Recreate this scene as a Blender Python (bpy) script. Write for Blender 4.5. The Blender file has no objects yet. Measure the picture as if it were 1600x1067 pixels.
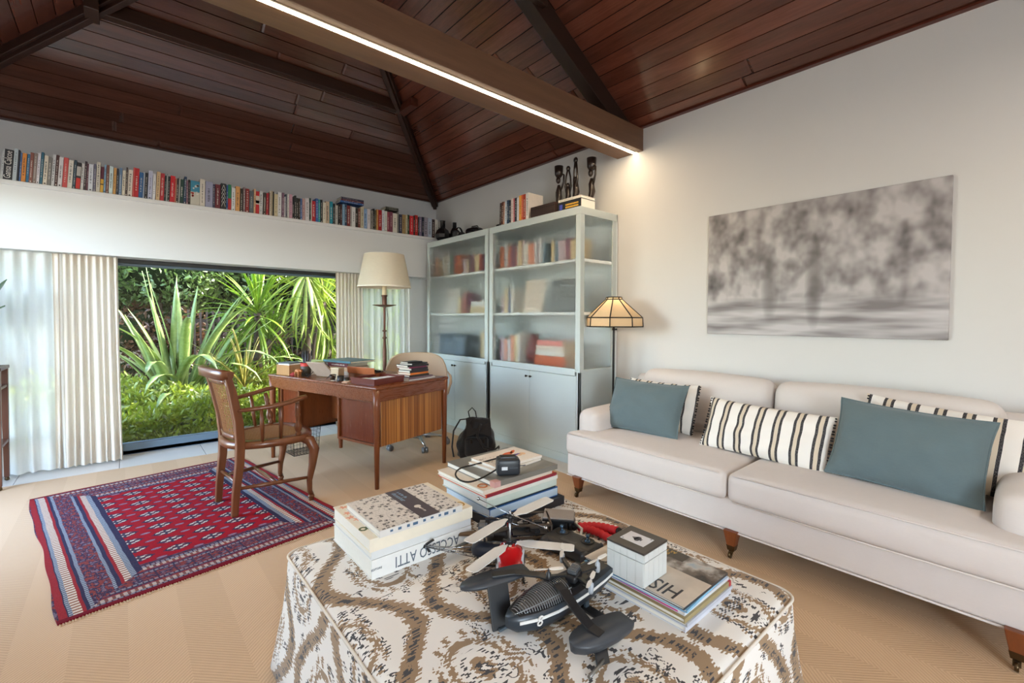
import bpy, bmesh, math, random
from mathutils import Vector, Matrix, Euler
R=random.Random(7)
PI=math.pi
S=bpy.context.scene
COL=S.collection
# ---------------------------------------------------------------- camera
yaw,pitch,roll=0.710037,-0.0278304,0.0037047
fw=Vector((math.sin(yaw)*math.cos(pitch),math.cos(yaw)*math.cos(pitch),math.sin(pitch)))
r0=Vector((math.cos(yaw),-math.sin(yaw),0)); u0=r0.cross(fw)
cr=r0*math.cos(roll)+u0*math.sin(roll); cu=-r0*math.sin(roll)+u0*math.cos(roll)
cd=bpy.data.cameras.new('camera'); cam=bpy.data.objects.new('camera',cd); COL.objects.link(cam)
cam.matrix_world=Matrix(((cr.x,cu.x,-fw.x,0),(cr.y,cu.y,-fw.y,0),(cr.z,cu.z,-fw.z,1.25),(0,0,0,1)))
cd.sensor_width=36; cd.lens=708.8/1600*36; cd.shift_y=(517.67-533.5)/1600; cd.clip_start=.05; cd.clip_end=200
S.camera=cam
# ---------------------------------------------------------------- exposure, sky, sun, daylight through the openings, added fill lamps
S.view_settings.view_transform='Standard'; S.view_settings.look='None'
S.view_settings.exposure=0.14; S.view_settings.gamma=1; S.view_settings.use_curve_mapping=False
W=bpy.data.worlds.new('sky'); S.world=W; W.use_nodes=True
wn=W.node_tree; sky=wn.nodes.new('ShaderNodeTexSky'); sky.sky_type='NISHITA'; sky.sun_disc=False
sky.sun_elevation=math.radians(44); sky.sun_rotation=math.radians(90); sky.air_density=1.0; sky.dust_density=1.5
tint=wn.nodes.new('ShaderNodeMix'); tint.data_type='RGBA'; tint.blend_type='MULTIPLY'; tint.inputs[0].default_value=1; tint.inputs[7].default_value=(1.03,1,.94,1)
wn.links.new(sky.outputs[0],tint.inputs[6]); wn.links.new(tint.outputs[2],wn.nodes['Background'].inputs[0]); wn.nodes['Background'].inputs[1].default_value=SKY_STRENGTH=4.2
def lamp(name,kind,loc,d,energy,col=(1,1,1),**k):
    l=bpy.data.lights.new(name,kind); l.energy=energy; l.color=col
    for a,b in k.items(): setattr(l,a,b)
    o=bpy.data.objects.new(name,l); COL.objects.link(o); o.location=loc
    o.rotation_euler=Vector(d).to_track_quat('-Z','Y').to_euler(); o['kind']='helper'; return o
lamp('sun','SUN',(9,6,9),(-.66,-.05,-.72),24,(1,.93,.80),angle=math.radians(.6))
# daylight entering by the tall glazed opening of the left wall (window_2) and a fill lamp at the added rear opening (added_window_rear)
lamp('daylight_side','AREA',(-1.30,4.0,1.25),(1,-.1,.0),14,(.93,.97,1),shape='RECTANGLE',size=1.5,size_y=2.1)
lamp('fill_rear','AREA',(-.66,-2.62,1.3),(.25,1,.05),66,(.86,.93,1),shape='RECTANGLE',size=1.0,size_y=2.0)
# warm light of the strip lamp on the tie beam; the rear lamp is added fill
lamp('strip_glow','AREA',(1.1,2.317,2.672),(0,0,-1),22,(1,.74,.46),shape='RECTANGLE',size=4.3,size_y=.03)
lamp('warm_fill_rear','AREA',(1.1,-.9,2.672),(0,0,-1),36,(1,.88,.74),shape='RECTANGLE',size=4.3,size_y=.03)
# ---------------------------------------------------------------- helpers
def lin(h):
    h=h.lstrip('#'); c=[int(h[i:i+2],16)/255 for i in (0,2,4)]
    return tuple((x/12.92 if x<=.04045 else ((x+.055)/1.055)**2.4) for x in c)+(1,)
class X:
    "a shader value; arithmetic adds math nodes"
    def __init__(s,nt,k): s.nt=nt; s.k=k
    def m(s,op,*a,clamp=False):
        n=s.nt.nodes.new('ShaderNodeMath'); n.operation=op; n.use_clamp=clamp
        for i,v in enumerate((s,)+a):
            if isinstance(v,X): s.nt.links.new(v.k,n.inputs[i])
            else: n.inputs[i].default_value=v
        return X(s.nt,n.outputs[0])
    def __add__(s,o): return s.m('ADD',o)
    __radd__=__add__
    def __sub__(s,o): return s.m('SUBTRACT',o)
    def __rsub__(s,o): return (s*-1.0)+o
    def __mul__(s,o): return s.m('MULTIPLY',o)
    __rmul__=__mul__
    def __truediv__(s,o): return s.m('DIVIDE',o)
    def lt(s,o): return s.m('LESS_THAN',o)
    def gt(s,o): return s.m('GREATER_THAN',o)
    def fr(s): return s.m('FRACT')
    def fl(s): return s.m('FLOOR')
    def ab(s): return s.m('ABSOLUTE')
    def sin(s): return s.m('SINE')
    def pp(s,p): return s.m('PINGPONG',p)
    def sq(s): return s.m('SQRT')
    def mn(s,o): return s.m('MINIMUM',o)
    def mx(s,o): return s.m('MAXIMUM',o)
    def rnd(s):
        n=s.nt.nodes.new('ShaderNodeTexWhiteNoise'); n.noise_dimensions='1D'; s.nt.links.new(s.k,n.inputs['W']); return X(s.nt,n.outputs[0])
def coord(nt,kind='Object'):
    t=nt.nodes.new('ShaderNodeTexCoord'); sp=nt.nodes.new('ShaderNodeSeparateXYZ'); nt.links.new(t.outputs[kind],sp.inputs[0])
    return [X(nt,sp.outputs[i]) for i in range(3)]
def vec(nt,x,y,z=0.0):
    c=nt.nodes.new('ShaderNodeCombineXYZ')
    for i,v in enumerate((x,y,z)):
        if isinstance(v,X): nt.links.new(v.k,c.inputs[i])
        else: c.inputs[i].default_value=v
    return c.outputs[0]
def noise(nt,v,scale,detail=3,rough=.5):
    n=nt.nodes.new('ShaderNodeTexNoise'); n.inputs['Scale'].default_value=scale; n.inputs['Detail'].default_value=detail; n.inputs['Roughness'].default_value=rough
    if v is not None: nt.links.new(v,n.inputs['Vector'])
    return X(nt,n.outputs['Fac'])
def mix(nt,f,a,b):
    n=nt.nodes.new('ShaderNodeMix'); n.data_type='RGBA'
    if isinstance(f,X): nt.links.new(f.k,n.inputs[0])
    else: n.inputs[0].default_value=f
    for i,c in ((6,a),(7,b)):
        if isinstance(c,(tuple,list)): n.inputs[i].default_value=c
        else: nt.links.new(c,n.inputs[i])
    return n.outputs[2]
def ramp(nt,x,stops,const=False):
    n=nt.nodes.new('ShaderNodeValToRGB'); e=n.color_ramp.elements
    if const: n.color_ramp.interpolation='CONSTANT'
    e[0].position,e[0].color=stops[0]; e[1].position,e[1].color=stops[-1]
    for p,c in stops[1:-1]:
        q=e.new(p); q.color=c
    nt.links.new(x.k,n.inputs[0]); return n.outputs[0]
def newmat(name):
    m=bpy.data.materials.new(name); m.use_nodes=True; return m,m.node_tree,m.node_tree.nodes['Principled BSDF']
def bump(nt,b,h,strength=.3,dist=.002):
    n=nt.nodes.new('ShaderNodeBump'); n.inputs['Strength'].default_value=strength; n.inputs['Distance'].default_value=dist
    nt.links.new(h.k,n.inputs['Height']); nt.links.new(n.outputs[0],b.inputs['Normal'])
def vary(c,k): return tuple(min(1,x*k) for x in c[:3])+(1,)
MC={}
def mat(hexc,rough=.5,metal=0,n=18,amt=.14,bp=0,spec=.5,sheen=0,coat=0,name=None):
    "plain surface with a soft procedural mottling"
    key=(hexc,rough,metal,n,amt,bp,spec,sheen,coat)
    if key in MC: return MC[key]
    m,nt,b=newmat(name or 'surface_'+hexc.strip('#'))
    c=lin(hexc); x,y,z=coord(nt)
    v=noise(nt,vec(nt,x,y,z),n,3)
    nt.links.new(mix(nt,v,vary(c,1-amt),vary(c,1+amt)),b.inputs['Base Color'])
    b.inputs['Roughness'].default_value=rough; b.inputs['Metallic'].default_value=metal
    b.inputs['Specular IOR Level'].default_value=spec; b.inputs['Sheen Weight'].default_value=sheen; b.inputs['Coat Weight'].default_value=coat
    if bp: bump(nt,b,noise(nt,vec(nt,x,y,z),n*14,2),bp,.001)
    MC[key]=m; return m
def wood(name,c1,c2,axis='x',scale=1.0,rough=.35,rand=.25,coat=0,fine=1.0,bp=.06):
    m,nt,b=newmat(name); x,y,z=coord(nt)
    oi=nt.nodes.new('ShaderNodeObjectInfo'); rr=X(nt,oi.outputs['Random'])
    k=dict(x=(1.2,14,14),y=(14,1.2,14),z=(14,14,1.2))[axis]
    off=rr*37.0
    v=vec(nt,x*(k[0]*scale)+off,y*(k[1]*scale),z*(k[2]*scale))
    g=noise(nt,v,1.6,5,.6); g2=noise(nt,v,9*fine,3,.6)
    f=(g*.75+g2*.35-.1).m('MULTIPLY',1.0,clamp=True)
    col=mix(nt,f,lin(c1),lin(c2))
    hs=nt.nodes.new('ShaderNodeHueSaturation'); nt.links.new(col,hs.inputs['Color'])
    nt.links.new((rr*rand+(1-rand/2)).k,hs.inputs['Value'])
    nt.links.new(hs.outputs[0],b.inputs['Base Color'])
    nt.links.new((g2*.16+(rough-.08)).k,b.inputs['Roughness']); b.inputs['Coat Weight'].default_value=coat; b.inputs['Coat Roughness'].default_value=.16
    bump(nt,b,g2,bp,.0006); return m
class MB:
    def __init__(s): s.v=[]; s.f=[]; s.s=[]
    def add(s,V,F,sm=False,M=None):
        o=len(s.v); s.v+= [tuple(M@Vector(p)) if M else tuple(p) for p in V]
        s.f+=[tuple(i+o for i in f) for f in F]; s.s+=[sm]*len(F); return s
    def box(s,a,b,M=None):
        (x0,y0,z0),(x1,y1,z1)=a,b
        return s.add([(x0,y0,z0),(x1,y0,z0),(x1,y1,z0),(x0,y1,z0),(x0,y0,z1),(x1,y0,z1),(x1,y1,z1),(x0,y1,z1)],
          [(0,3,2,1),(4,5,6,7),(0,1,5,4),(1,2,6,5),(2,3,7,6),(3,0,4,7)],False,M)
    def cbox(s,c,d,M=None): return s.box([c[i]-d[i]/2 for i in range(3)],[c[i]+d[i]/2 for i in range(3)],M)
    def loft(s,rings,sm=False,caps=True,closed=True,M=None):
        n=len(rings[0]); V=[p for r in rings for p in r]; F=[]
        for i in range(len(rings)-1):
            for j in range(n if closed else n-1):
                k=(j+1)%n; F.append((i*n+j,i*n+k,(i+1)*n+k,(i+1)*n+j))
        s.add(V,F,sm,M)
        if caps:
            o=len(s.v)-len(V); s.f.append(tuple(o+j for j in reversed(range(n)))); s.f.append(tuple(o+len(V)-n+j for j in range(n))); s.s+=[False,False]
        return s
    def prism(s,poly,z0,z1,M=None): return s.loft([[(x,y,z0) for x,y in poly],[(x,y,z1) for x,y in poly]],M=M)
    def frust(s,c0,w0,c1,w1,M=None):
        "square section from centre c0 (half sizes w0) to c1"
        q=[(-1,-1),(1,-1),(1,1),(-1,1)]
        return s.loft([[(c0[0]+a*w0[0],c0[1]+b*w0[1],c0[2]) for a,b in q],[(c1[0]+a*w1[0],c1[1]+b*w1[1],c1[2]) for a,b in q]],M=M)
    def tube(s,pts,r,n=8,sm=True,caps=True,M=None,flat=None):
        pts=[Vector(p) for p in pts]; rings=[]; up=None
        for i,p in enumerate(pts):
            t=(pts[min(i+1,len(pts)-1)]-pts[max(i-1,0)])
            t=t.normalized() if t.length>1e-9 else Vector((0,0,1))
            if up is None: up=Vector((0,0,1)) if abs(t.z)<.9 else Vector((1,0,0))
            a=(up-t*up.dot(t)); a=a.normalized() if a.length>1e-6 else t.orthogonal().normalized()
            up=a; b=t.cross(a); q=r[i] if isinstance(r,(list,tuple)) else r
            qa,qb=(q,q) if flat is None else (q*flat,q)
            rings.append([tuple(p+a*(math.cos(2*PI*j/n)*qa)+b*(math.sin(2*PI*j/n)*qb)) for j in range(n)])
        return s.loft(rings,sm,caps,True,M)
    def bar(s,p,q,w,h,up=(0,0,1),M=None):
        p,q=Vector(p),Vector(q); t=(q-p).normalized(); u=Vector(up); b=t.cross(u).normalized(); a=b.cross(t)
        qd=[(-1,-1),(1,-1),(1,1),(-1,1)]
        return s.loft([[tuple(c+b*(i*w/2)+a*(j*h/2)) for i,j in qd] for c in (p,q)],M=M)
    def lathe(s,prof,n=24,c=(0,0,0),sm=True,caps=True,M=None):
        return s.loft([[(c[0]+r*math.cos(2*PI*j/n),c[1]+r*math.sin(2*PI*j/n),c[2]+z) for j in range(n)] for r,z in prof],sm,caps,True,M)
    def grid(s,fn,nu,nv,sm=True,M=None):
        V=[fn(i/nu,j/nv) for j in range(nv+1) for i in range(nu+1)]
        F=[(j*(nu+1)+i,j*(nu+1)+i+1,(j+1)*(nu+1)+i+1,(j+1)*(nu+1)+i) for j in range(nv) for i in range(nu)]
        return s.add(V,F,sm,M)
    def ball(s,c,r,n=10,M=None):
        rx,ry,rz=r if isinstance(r,(tuple,list)) else (r,r,r)
        return s.loft([[(c[0]+rx*max(.02,math.sin(PI*i/n))*math.cos(2*PI*j/(n*2)),c[1]+ry*max(.02,math.sin(PI*i/n))*math.sin(2*PI*j/(n*2)),c[2]-rz*math.cos(PI*i/n)) for j in range(n*2)] for i in range(n+1)],True,True,True,M)
    def rbox(s,c,d,r,puff=(0,0,0),n=6,M=None,side=0.0):
        "rounded, puffed box (cushions)"
        h=[x/2 for x in d]; idx={}; V=[]; F=[]
        def vert(p):
            k=tuple(round(x,4) for x in p)
            if k in idx: return idx[k]
            q=[p[i]*h[i] for i in range(3)]
            # remap grid so edges get resolution
            ins=[max(-(h[i]-r),min(h[i]-r,q[i])) for i in range(3)]
            dv=Vector([q[i]-ins[i] for i in range(3)])
            # cube-corner offset to sphere
            if dv.length>1e-9:
                m=max(abs(t) for t in dv); dv=dv.normalized()*m
            w=[ins[i]+dv[i] for i in range(3)]
            e=[1-(w[i]/h[i])**2 for i in range(3)]
            for i in range(3):
                a,b=[j for j in range(3) if j!=i]
                w[i]+=puff[i]*(p[i])*max(0,e[a])**.7*max(0,e[b])**.7
            V.append(tuple(c[i]+w[i] for i in range(3))); idx[k]=len(V)-1; return idx[k]
        def tl(i):
            # parameter list concentrated at both ends
            a=min(.9,r/h[i]); k=[-1,-1+a*.3,-1+a*.65,-1+a]; mid=[-1+a+(2-2*a)*j/n for j in range(1,n)]
            return k+mid+[1-a,1-a*.65,1-a*.3,1]
        T=[tl(i) for i in range(3)]
        for ax in range(3):
            a,b=(ax+1)%3,(ax+2)%3
            for sg in (-1,1):
                for i in range(len(T[a])-1):
                    for j in range(len(T[b])-1):
                        q=[]
                        for (u,v) in ((i,j),(i+1,j),(i+1,j+1),(i,j+1)):
                            p=[0,0,0]; p[ax]=sg; p[a]=T[a][u]; p[b]=T[b][v]; q.append(vert(p))
                        F.append(tuple(q) if sg>0 else tuple(reversed(q)))
        return s.add(V,F,True,M)
    def mesh(s,name):
        m=bpy.data.meshes.new(name); m.from_pydata(s.v,[],s.f); m.polygons.foreach_set('use_smooth',s.s); m.update(); return m
def obj(name,mb,m,parent=None,bevel=0,seg=2,label=None,kind=None,loc=None,rot=None):
    me=mb.mesh(name) if isinstance(mb,MB) else mb
    if m and not me.materials: me.materials.append(m)
    o=bpy.data.objects.new(name,me); COL.objects.link(o)
    if parent: o.parent=parent
    if bevel:
        d=o.modifiers.new('edge','BEVEL'); d.width=bevel; d.segments=seg; d.limit_method='ANGLE'; d.angle_limit=math.radians(40)
    if label: o['label']=label
    if kind: o['kind']=kind
    if loc: o.location=loc
    if rot: o.rotation_euler=rot
    return o
def tag(o,label,cat,group=None):
    o['label']=label; o['category']=cat
    if group: o['group']=group
    return o
def thing(name,label,cat,loc=(0,0,0),rz=0,group=None,rot=None):
    o=bpy.data.objects.new(name,None); COL.objects.link(o); o.empty_display_size=.05
    o.location=loc; o.rotation_euler=rot or (0,0,rz); return tag(o,label,cat,group)
def struct(name,mb,m,parent=None,bevel=0):
    o=obj(name,mb,m,parent,bevel)
    if not parent: o['kind']='structure'
    return o
def text(body,size,parent,loc,rot,m,name='lettering',ext=.0004,sx=1.0,align='CENTER',shear=0):
    c=bpy.data.curves.new(name,'FONT'); c.body=body; c.size=size; c.extrude=ext; c.align_x=align; c.align_y='CENTER'; c.resolution_u=2; c.shear=shear
    c.materials.append(m); q=bpy.data.objects.new(name,c); COL.objects.link(q); me=bpy.data.meshes.new_from_object(q); bpy.data.objects.remove(q); bpy.data.curves.remove(c)
    me.name=name; o=bpy.data.objects.new(name,me); COL.objects.link(o); o.parent=parent; o.location=loc; o.rotation_euler=rot; o.scale=(sx,1,1); return o
def copytree(o,parent=None,**k):
    c=o.copy(); COL.objects.link(c)
    if parent is not None: c.parent=parent
    for a,b in k.items(): c[a]=b
    for ch in list(o.children): copytree(ch,c)
    return c
def T(x,y,z,rz=0,rx=0,ry=0): return Matrix.Translation((x,y,z))@Euler((rx,ry,rz)).to_matrix().to_4x4()
# ================================================================ SETTING
XW,YW,ZE,XL,YF=3.40,5.62,2.875,-1.235,-2.6
TAN=math.tan(math.radians(30)); C30=math.cos(math.radians(30))
XR=(XW+XL)/2; HW=(XW-XL)/2; ZR=ZE+HW*TAN; YH=YW-HW
def plaster(name,c):
    m,nt,b=newmat(name); x,y,z=coord(nt)
    v=noise(nt,vec(nt,x,y,z),1.3,2); fine=noise(nt,vec(nt,x*160.0,y*160.0,z*14.0),1,2)
    col=mix(nt,v,vary(lin(c),.97),vary(lin(c),1.02)); nt.links.new(col,b.inputs['Base Color'])
    b.inputs['Roughness'].default_value=.75; bump(nt,b,fine,.12,.0006); return m
m_wall=plaster('woven_wallcovering','#d3d1ce'); m_lint=plaster('painted_plaster','#d9d9d9')
# carpet: herringbone sisal in bands
def carpet_mat():
    m,nt,b=newmat('herringbone_sisal'); x,y,z=coord(nt)
    P=.17; band=(x/(2*P)).fr().gt(.5); sg=band*2.0-1.0
    d=((y+x*sg)*(1/.017)).fr(); stripe=(d-.5).ab()*2.0
    n=noise(nt,vec(nt,x,y),260,2); big=noise(nt,vec(nt,x,y),2.2,3)
    c=mix(nt,stripe,lin('#b5977a'),lin('#d8ba98')); c=mix(nt,(n*.5).m('MULTIPLY',1.0),c,lin('#d3b696'))
    c=mix(nt,big*.25,c,lin('#b99a7a')); c=mix(nt,band*.14,c,lin('#a3876c'))
    nt.links.new(c,b.inputs['Base Color']); b.inputs['Roughness'].default_value=.95; b.inputs['Specular IOR Level'].default_value=.15
    bump(nt,b,stripe*.6+n*.5,.5,.002); return m
fl=struct('floor',MB().box((XL-.3,YF-.3,-.2),(XW+.2,5.46,-.012)),mat('#8d8a84',.7))
m_tile=mat('#d8d5cf',.22,n=5,amt=.05)
k=0
xs=XL
while xs<XW-.01:
    x1=min(xs+.60,XW); obj('tile',MB().box((xs+.0015,4.94,-.012),(x1-.0015,5.385,-.001)),m_tile,fl,.0015); xs=x1
ys=2.45
while ys<4.9:
    y1=min(ys+.60,4.937); obj('tile',MB().box((2.705,ys+.0015,-.012),(XW,y1-.0015,-.001)),m_tile,fl,.0015); ys=y1
struct('floor_carpet',MB().box((XL,YF,-.012),(2.70,4.937,0)).box((2.70,YF,-.012),(XW,2.447,0)),carpet_mat())
struct('wall_right',MB().box((XW,YF-.2,-.1),(XW+.2,YW,ZE+.3)),m_wall)
wb=MB().box((XL-.2,YW,2.2),(XW,YW+.12,ZE+.1)).box((XL-.2,5.12,1.77),(XW,5.47,2.252)).box((XL-.2,5.47,2.2),(XW,YW,2.252))
struct('wall_back',wb,m_lint)
struct('wall_back',MB().box((2.78,5.40,-.1),(XW,5.47,1.77)).box((XL-.2,5.40,-.1),(XL+.06,5.47,1.77)),m_lint)
struct('trim_1',MB().box((XL,5.095,2.252),(XW,YW,2.285)),mat('#dcdcda',.5,amt=.03),bevel=.003)
# left wall with glazed opening, rear wall with an opening added for fill light (both outside the picture)
struct('wall_left',MB().box((XL-.2,4.8,-.1),(XL,YW,ZE+.1)).box((XL-.2,YF-.2,2.35),(XL,4.8,ZE+.1)).box((XL-.2,YF-.2,-.1),(XL,3.2,2.35)).box((XL-.2,3.2,-.1),(XL,4.8,.1)),m_wall)
struct('wall_front',MB().box((XL-.2,YF-.2,2.35),(XW,YF,ZR+.2)).box((XL-.2,YF-.2,-.1),(-1.18,YF,2.35)).box((-.14,YF-.2,-.1),(XW,YF,2.35)).box((-1.18,YF-.2,-.1),(-.14,YF,.25)),m_wall)
m_dkframe=mat('#5d7080',.4,n=3,amt=.06)
def pane_mat():
    m=bpy.data.materials.new('clear_window_glass'); m.use_nodes=True; nt=m.node_tree; nt.nodes.clear()
    o=nt.nodes.new('ShaderNodeOutputMaterial'); t=nt.nodes.new('ShaderNodeBsdfTransparent'); t.inputs[0].default_value=(.97,.985,.975,1)
    g=nt.nodes.new('ShaderNodeBsdfGlossy'); g.inputs['Roughness'].default_value=.0; f=nt.nodes.new('ShaderNodeFresnel'); f.inputs[0].default_value=1.45
    x=nt.nodes.new('ShaderNodeMixShader'); nt.links.new((X(nt,f.outputs[0])*.9).k,x.inputs[0]); nt.links.new(t.outputs[0],x.inputs[1]); nt.links.new(g.outputs[0],x.inputs[2]); nt.links.new(x.outputs[0],o.inputs[0]); return m
m_pane=pane_mat()
w1=struct('window_1',MB().box((XL+.06,5.388,0),(2.80,5.46,.035)),m_dkframe)
fr=MB().box((XL+.06,5.388,.0),(2.80,5.46,.098)).box((XL+.06,5.388,1.715),(2.80,5.46,1.77)).box((XL+.06,5.388,.08),(XL+.12,5.46,1.73)).box((2.75,5.388,.08),(2.80,5.46,1.73))
obj('window_frame',fr,m_dkframe,w1,.004)
obj('blind_track',MB().box((XL+.06,5.33,1.735),(2.80,5.375,1.768)),mat('#2c2d2d',.5),w1,.003)
obj('pane',MB().box((XL+.1,5.425,.075),(2.77,5.429,1.73)),m_pane,w1)
struct('window_2',MB().box((XL-.12,3.2,.1),(XL-.06,3.26,2.35)).box((XL-.12,4.74,.1),(XL-.06,4.8,2.35)).box((XL-.12,3.2,2.29),(XL-.06,4.8,2.35)).box((XL-.12,3.2,.1),(XL-.06,4.8,.16)),m_dkframe)
struct('added_window_rear',MB().box((-1.18,YF-.14,.25),(-1.12,YF-.08,2.35)).box((-.20,YF-.14,.25),(-.14,YF-.08,2.35)).box((-1.18,YF-.14,2.29),(-.14,YF-.08,2.35)).box((-1.18,YF-.14,.25),(-.14,YF-.08,.31)),m_dkframe)
# ---- ceiling: boards on the slopes of a hipped roof, each board its own piece
m_board=wood('dark_ceiling_boards','#341f18','#784b3b','x',.8,.20,.5,.6)
m_board_y=wood('dark_ceiling_boards_side','#3a1d15','#804a39','y',.8,.22,.5,.55)
m_beam=wood('dark_beam_timber','#20120c','#4c2f20','x',1,.42,.2)
m_beam2=wood('dark_hip_timber','#20100a','#43261a','z',1,.42,.2)
ce=MB()
zt=.035
ce.add([(XL,YW,ZE+zt),(XW,YW,ZE+zt),(XR,YH,ZR+zt),(XR,YF-.2,ZR+zt),(XL,YF-.2,ZE+zt),(XW,YF-.2,ZE+zt)],[(0,1,2),(0,2,3,4),(1,5,3,2)])
ce.add([(XL-.9,YW+.45,ZE-.2),(XW+.6,YW+.45,ZE-.2),(XR,YH,ZR+.25),(XR,YF-.5,ZR+.25),(XL-.9,YF-.5,ZE-.2),(XW+.6,YF-.5,ZE-.2)],[(0,1,2),(0,2,3,4),(1,5,3,2)])  # unseen outer roof shell, its overhang added to keep the sun out
ceil=struct('ceiling',ce,mat('#241a15',.8))
pitch_s=.117; rows=int(HW/C30/pitch_s)+1
def plank(poly,nrm,m):
    "poly: 4 corners on the slope plane (room side), thickened outwards"
    n=Vector(nrm); V=[Vector(p) for p in poly]; c=sum(V,Vector())/4
    ins=[v+(c-v).normalized()*.015 for v in V]
    mb=MB().loft([[tuple(v+n*.016) for v in V],[tuple(v+n*.009) for v in V],[tuple(v) for v in ins]])
    o=obj('plank',mb,m,ceil); return o
for r_ in range(rows):
    s0=r_*pitch_s+.002; s1=min((r_+1)*pitch_s-.003,HW/C30)
    if s1-s0<.02: continue
    a0,a1=s0*C30,s1*C30
    jit=R.uniform(-.0015,.0015)
    nb=Vector((0,.5,C30)); 
    L0,L1=XL+a0,XW-a0
    cuts=sorted(R.sample([.25,.33,.42,.5,.58,.66,.75],1)) if L1-L0>1.2 else []
    xs=[0]+cuts+[1]
    for i in range(len(xs)-1):
        fa,fb=xs[i],xs[i+1]
        x00=L0+(L1-L0)*fa; x01=L0+(L1-L0)*fb
        x10=x00 if i>0 else XL+a1; x11=x01-.002 if i<len(xs)-2 else XW-a1
        if i<len(xs)-2: x01-=.002
        z0,z1=ZE+a0*TAN+jit,ZE+a1*TAN+jit
        plank([(x00,YW-a0,z0),(x01,YW-a0,z0),(x11,YW-a1,z1),(x10,YW-a1,z1)],nb,m_board)
    for sd in (1,-1):
        xb=XW if sd>0 else XL; nn=Vector((.5*sd,0,C30))
        Y0=YW-a0; Ymin=YF if sd>0 else 1.0
        cuts=[Y0-(Y0-Ymin)*q for q in sorted([R.uniform(.22,.4),R.uniform(.5,.78)])] if sd>0 else []
        ys=[None]+cuts+[Ymin]
        for i in range(len(ys)-1):
            ya0=Y0 if ys[i] is None else ys[i]-.0015; ya1=YW-a1 if ys[i] is None else ys[i]-.0015
            yb=ys[i+1]+.0015; z0,z1=ZE+a0*TAN+jit,ZE+a1*TAN+jit
            P=[(xb-sd*a0,ya0,z0),(xb-sd*a0,yb,z0),(xb-sd*a1,yb,z1),(xb-sd*a1,ya1,z1)]
            plank(P,nn,m_board_y)
# eave fascias
struct('trim_2',MB().box((XL,YW-.028,ZE),(XW,YW,ZE+.15)).box((XL,YW-.04,ZE),(XW,YW-.028,ZE+.012)),wood('fascia_back','#2c130b','#56291a','x',1,.4,.1))
struct('trim_3',MB().box((XW-.028,YF,ZE),(XW,YW-.03,ZE+.135)).box((XW-.04,YF,ZE),(XW-.028,YW-.04,ZE+.012)),wood('fascia_side','#33130b','#6a2f1d','y',1,.35,.1))
struct('trim_4',MB().box((XL,YF,ZE),(XL+.028,YW-.03,ZE+.14)),wood('fascia_left','#2c130b','#56291a','y',1,.4,.1))
# hip rafters, purlin with its stub ends, ridge, truss
def hip(x0,sg):
    q=HW-.02; a=Vector((x0-sg*.03,YW-.03,ZE+.02)); b=Vector((x0-sg*q,YW-q,ZE+q*TAN))
    dz=Vector((0,0,-.055))
    m=MB().bar(a+dz*.75,b+dz*.75,.085,.085); m.bar(a+dz*1.75,b+dz*1.75,.045,.045); return m
struct('hip_beam',hip(XW,1),m_beam2,bevel=.004); struct('hip_beam',hip(XL,-1),m_beam2,bevel=.004)
t1=1.11; zp=ZE+t1*TAN
struct('purlin_beam',MB().box((XL+t1-.02,YW-t1-.06,zp-.085),(XW-t1+.02,YW-t1+.02,zp+.02)),m_beam,bevel=.004)
struct('stub_beam',MB().box((XW-t1-.035,YW-t1-.30,zp-.10),(XW-t1+.045,YW-t1+.05,zp-.02)),wood('stub_timber','#3a1a10','#6a3524','y',1,.4,.1),bevel=.004)
struct('stub_beam',MB().box((XL+t1-.045,YW-t1-.16,zp-.12),(XL+t1+.035,YW-t1+.05,zp+.0)),m_beam,bevel=.004)
struct('ridge_beam',MB().box((XR-.05,YF,ZR-.17),(XR+.05,YH+.1,ZR-.01)),m_beam)
struct('tie_beam',MB().box((XL,2.244,2.685),(XW,2.296,2.872)).box((XL,2.336,2.685),(XW,2.508,2.872)).box((XL,2.296,2.70),(XW,2.336,2.872)),wood('tie_beam_timber','#563c2c','#826048','x',1,.5,.1),bevel=.003)
struct('tie_beam',MB().box((XL,-1.03,2.685),(XW,-.77,2.872)),m_beam)
yr=2.375
def rafter(sg):
    xb=XW if sg>0 else XL
    a=Vector((xb-sg*.12,yr,ZE+.12*TAN-.085)); b=Vector((XR,yr,ZR-.085)); return MB().bar(a,b,.11,.15)
m_raft=wood('truss_timber','#1c100c','#3a241b','x',1,.4,.1)
struct('rafter_beam',rafter(1),m_raft,bevel=.004); struct('rafter_beam',rafter(-1),m_raft,bevel=.004)
struct('collar_beam',MB().box((XL+t1+.02,yr-.10,zp-.10),(XW-t1-.02,yr-.05,zp+.04)),m_raft,bevel=.004)
# LED strip let into the underside of the tie beam
m_led,nt,b=newmat('led_diffuser'); b.inputs['Emission Color'].default_value=(1,.83,.58,1); b.inputs['Emission Strength'].default_value=24; b.inputs['Base Color'].default_value=(.9,.85,.75,1)
ls=thing('led_strip','long warm lit light strip along underside of the big ceiling beam','light',(0,2.316,2.685))
obj('housing',MB().box((XL+.02,-.019,-.004),(XW-.03,-.014,.012)).box((XL+.02,.014,-.004),(XW-.03,.019,.012)),mat('#c9b9a0',.4),ls)
obj('diffuser',MB().loft([[(x,.014*math.cos(a),-.002-.010*math.sin(a)) for a in [PI*i/8 for i in range(9)]]+[(x,-.014,.011),(x,.014,.011)] for x in (XL+.02,XW-.03)]),m_led,ls)
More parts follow.
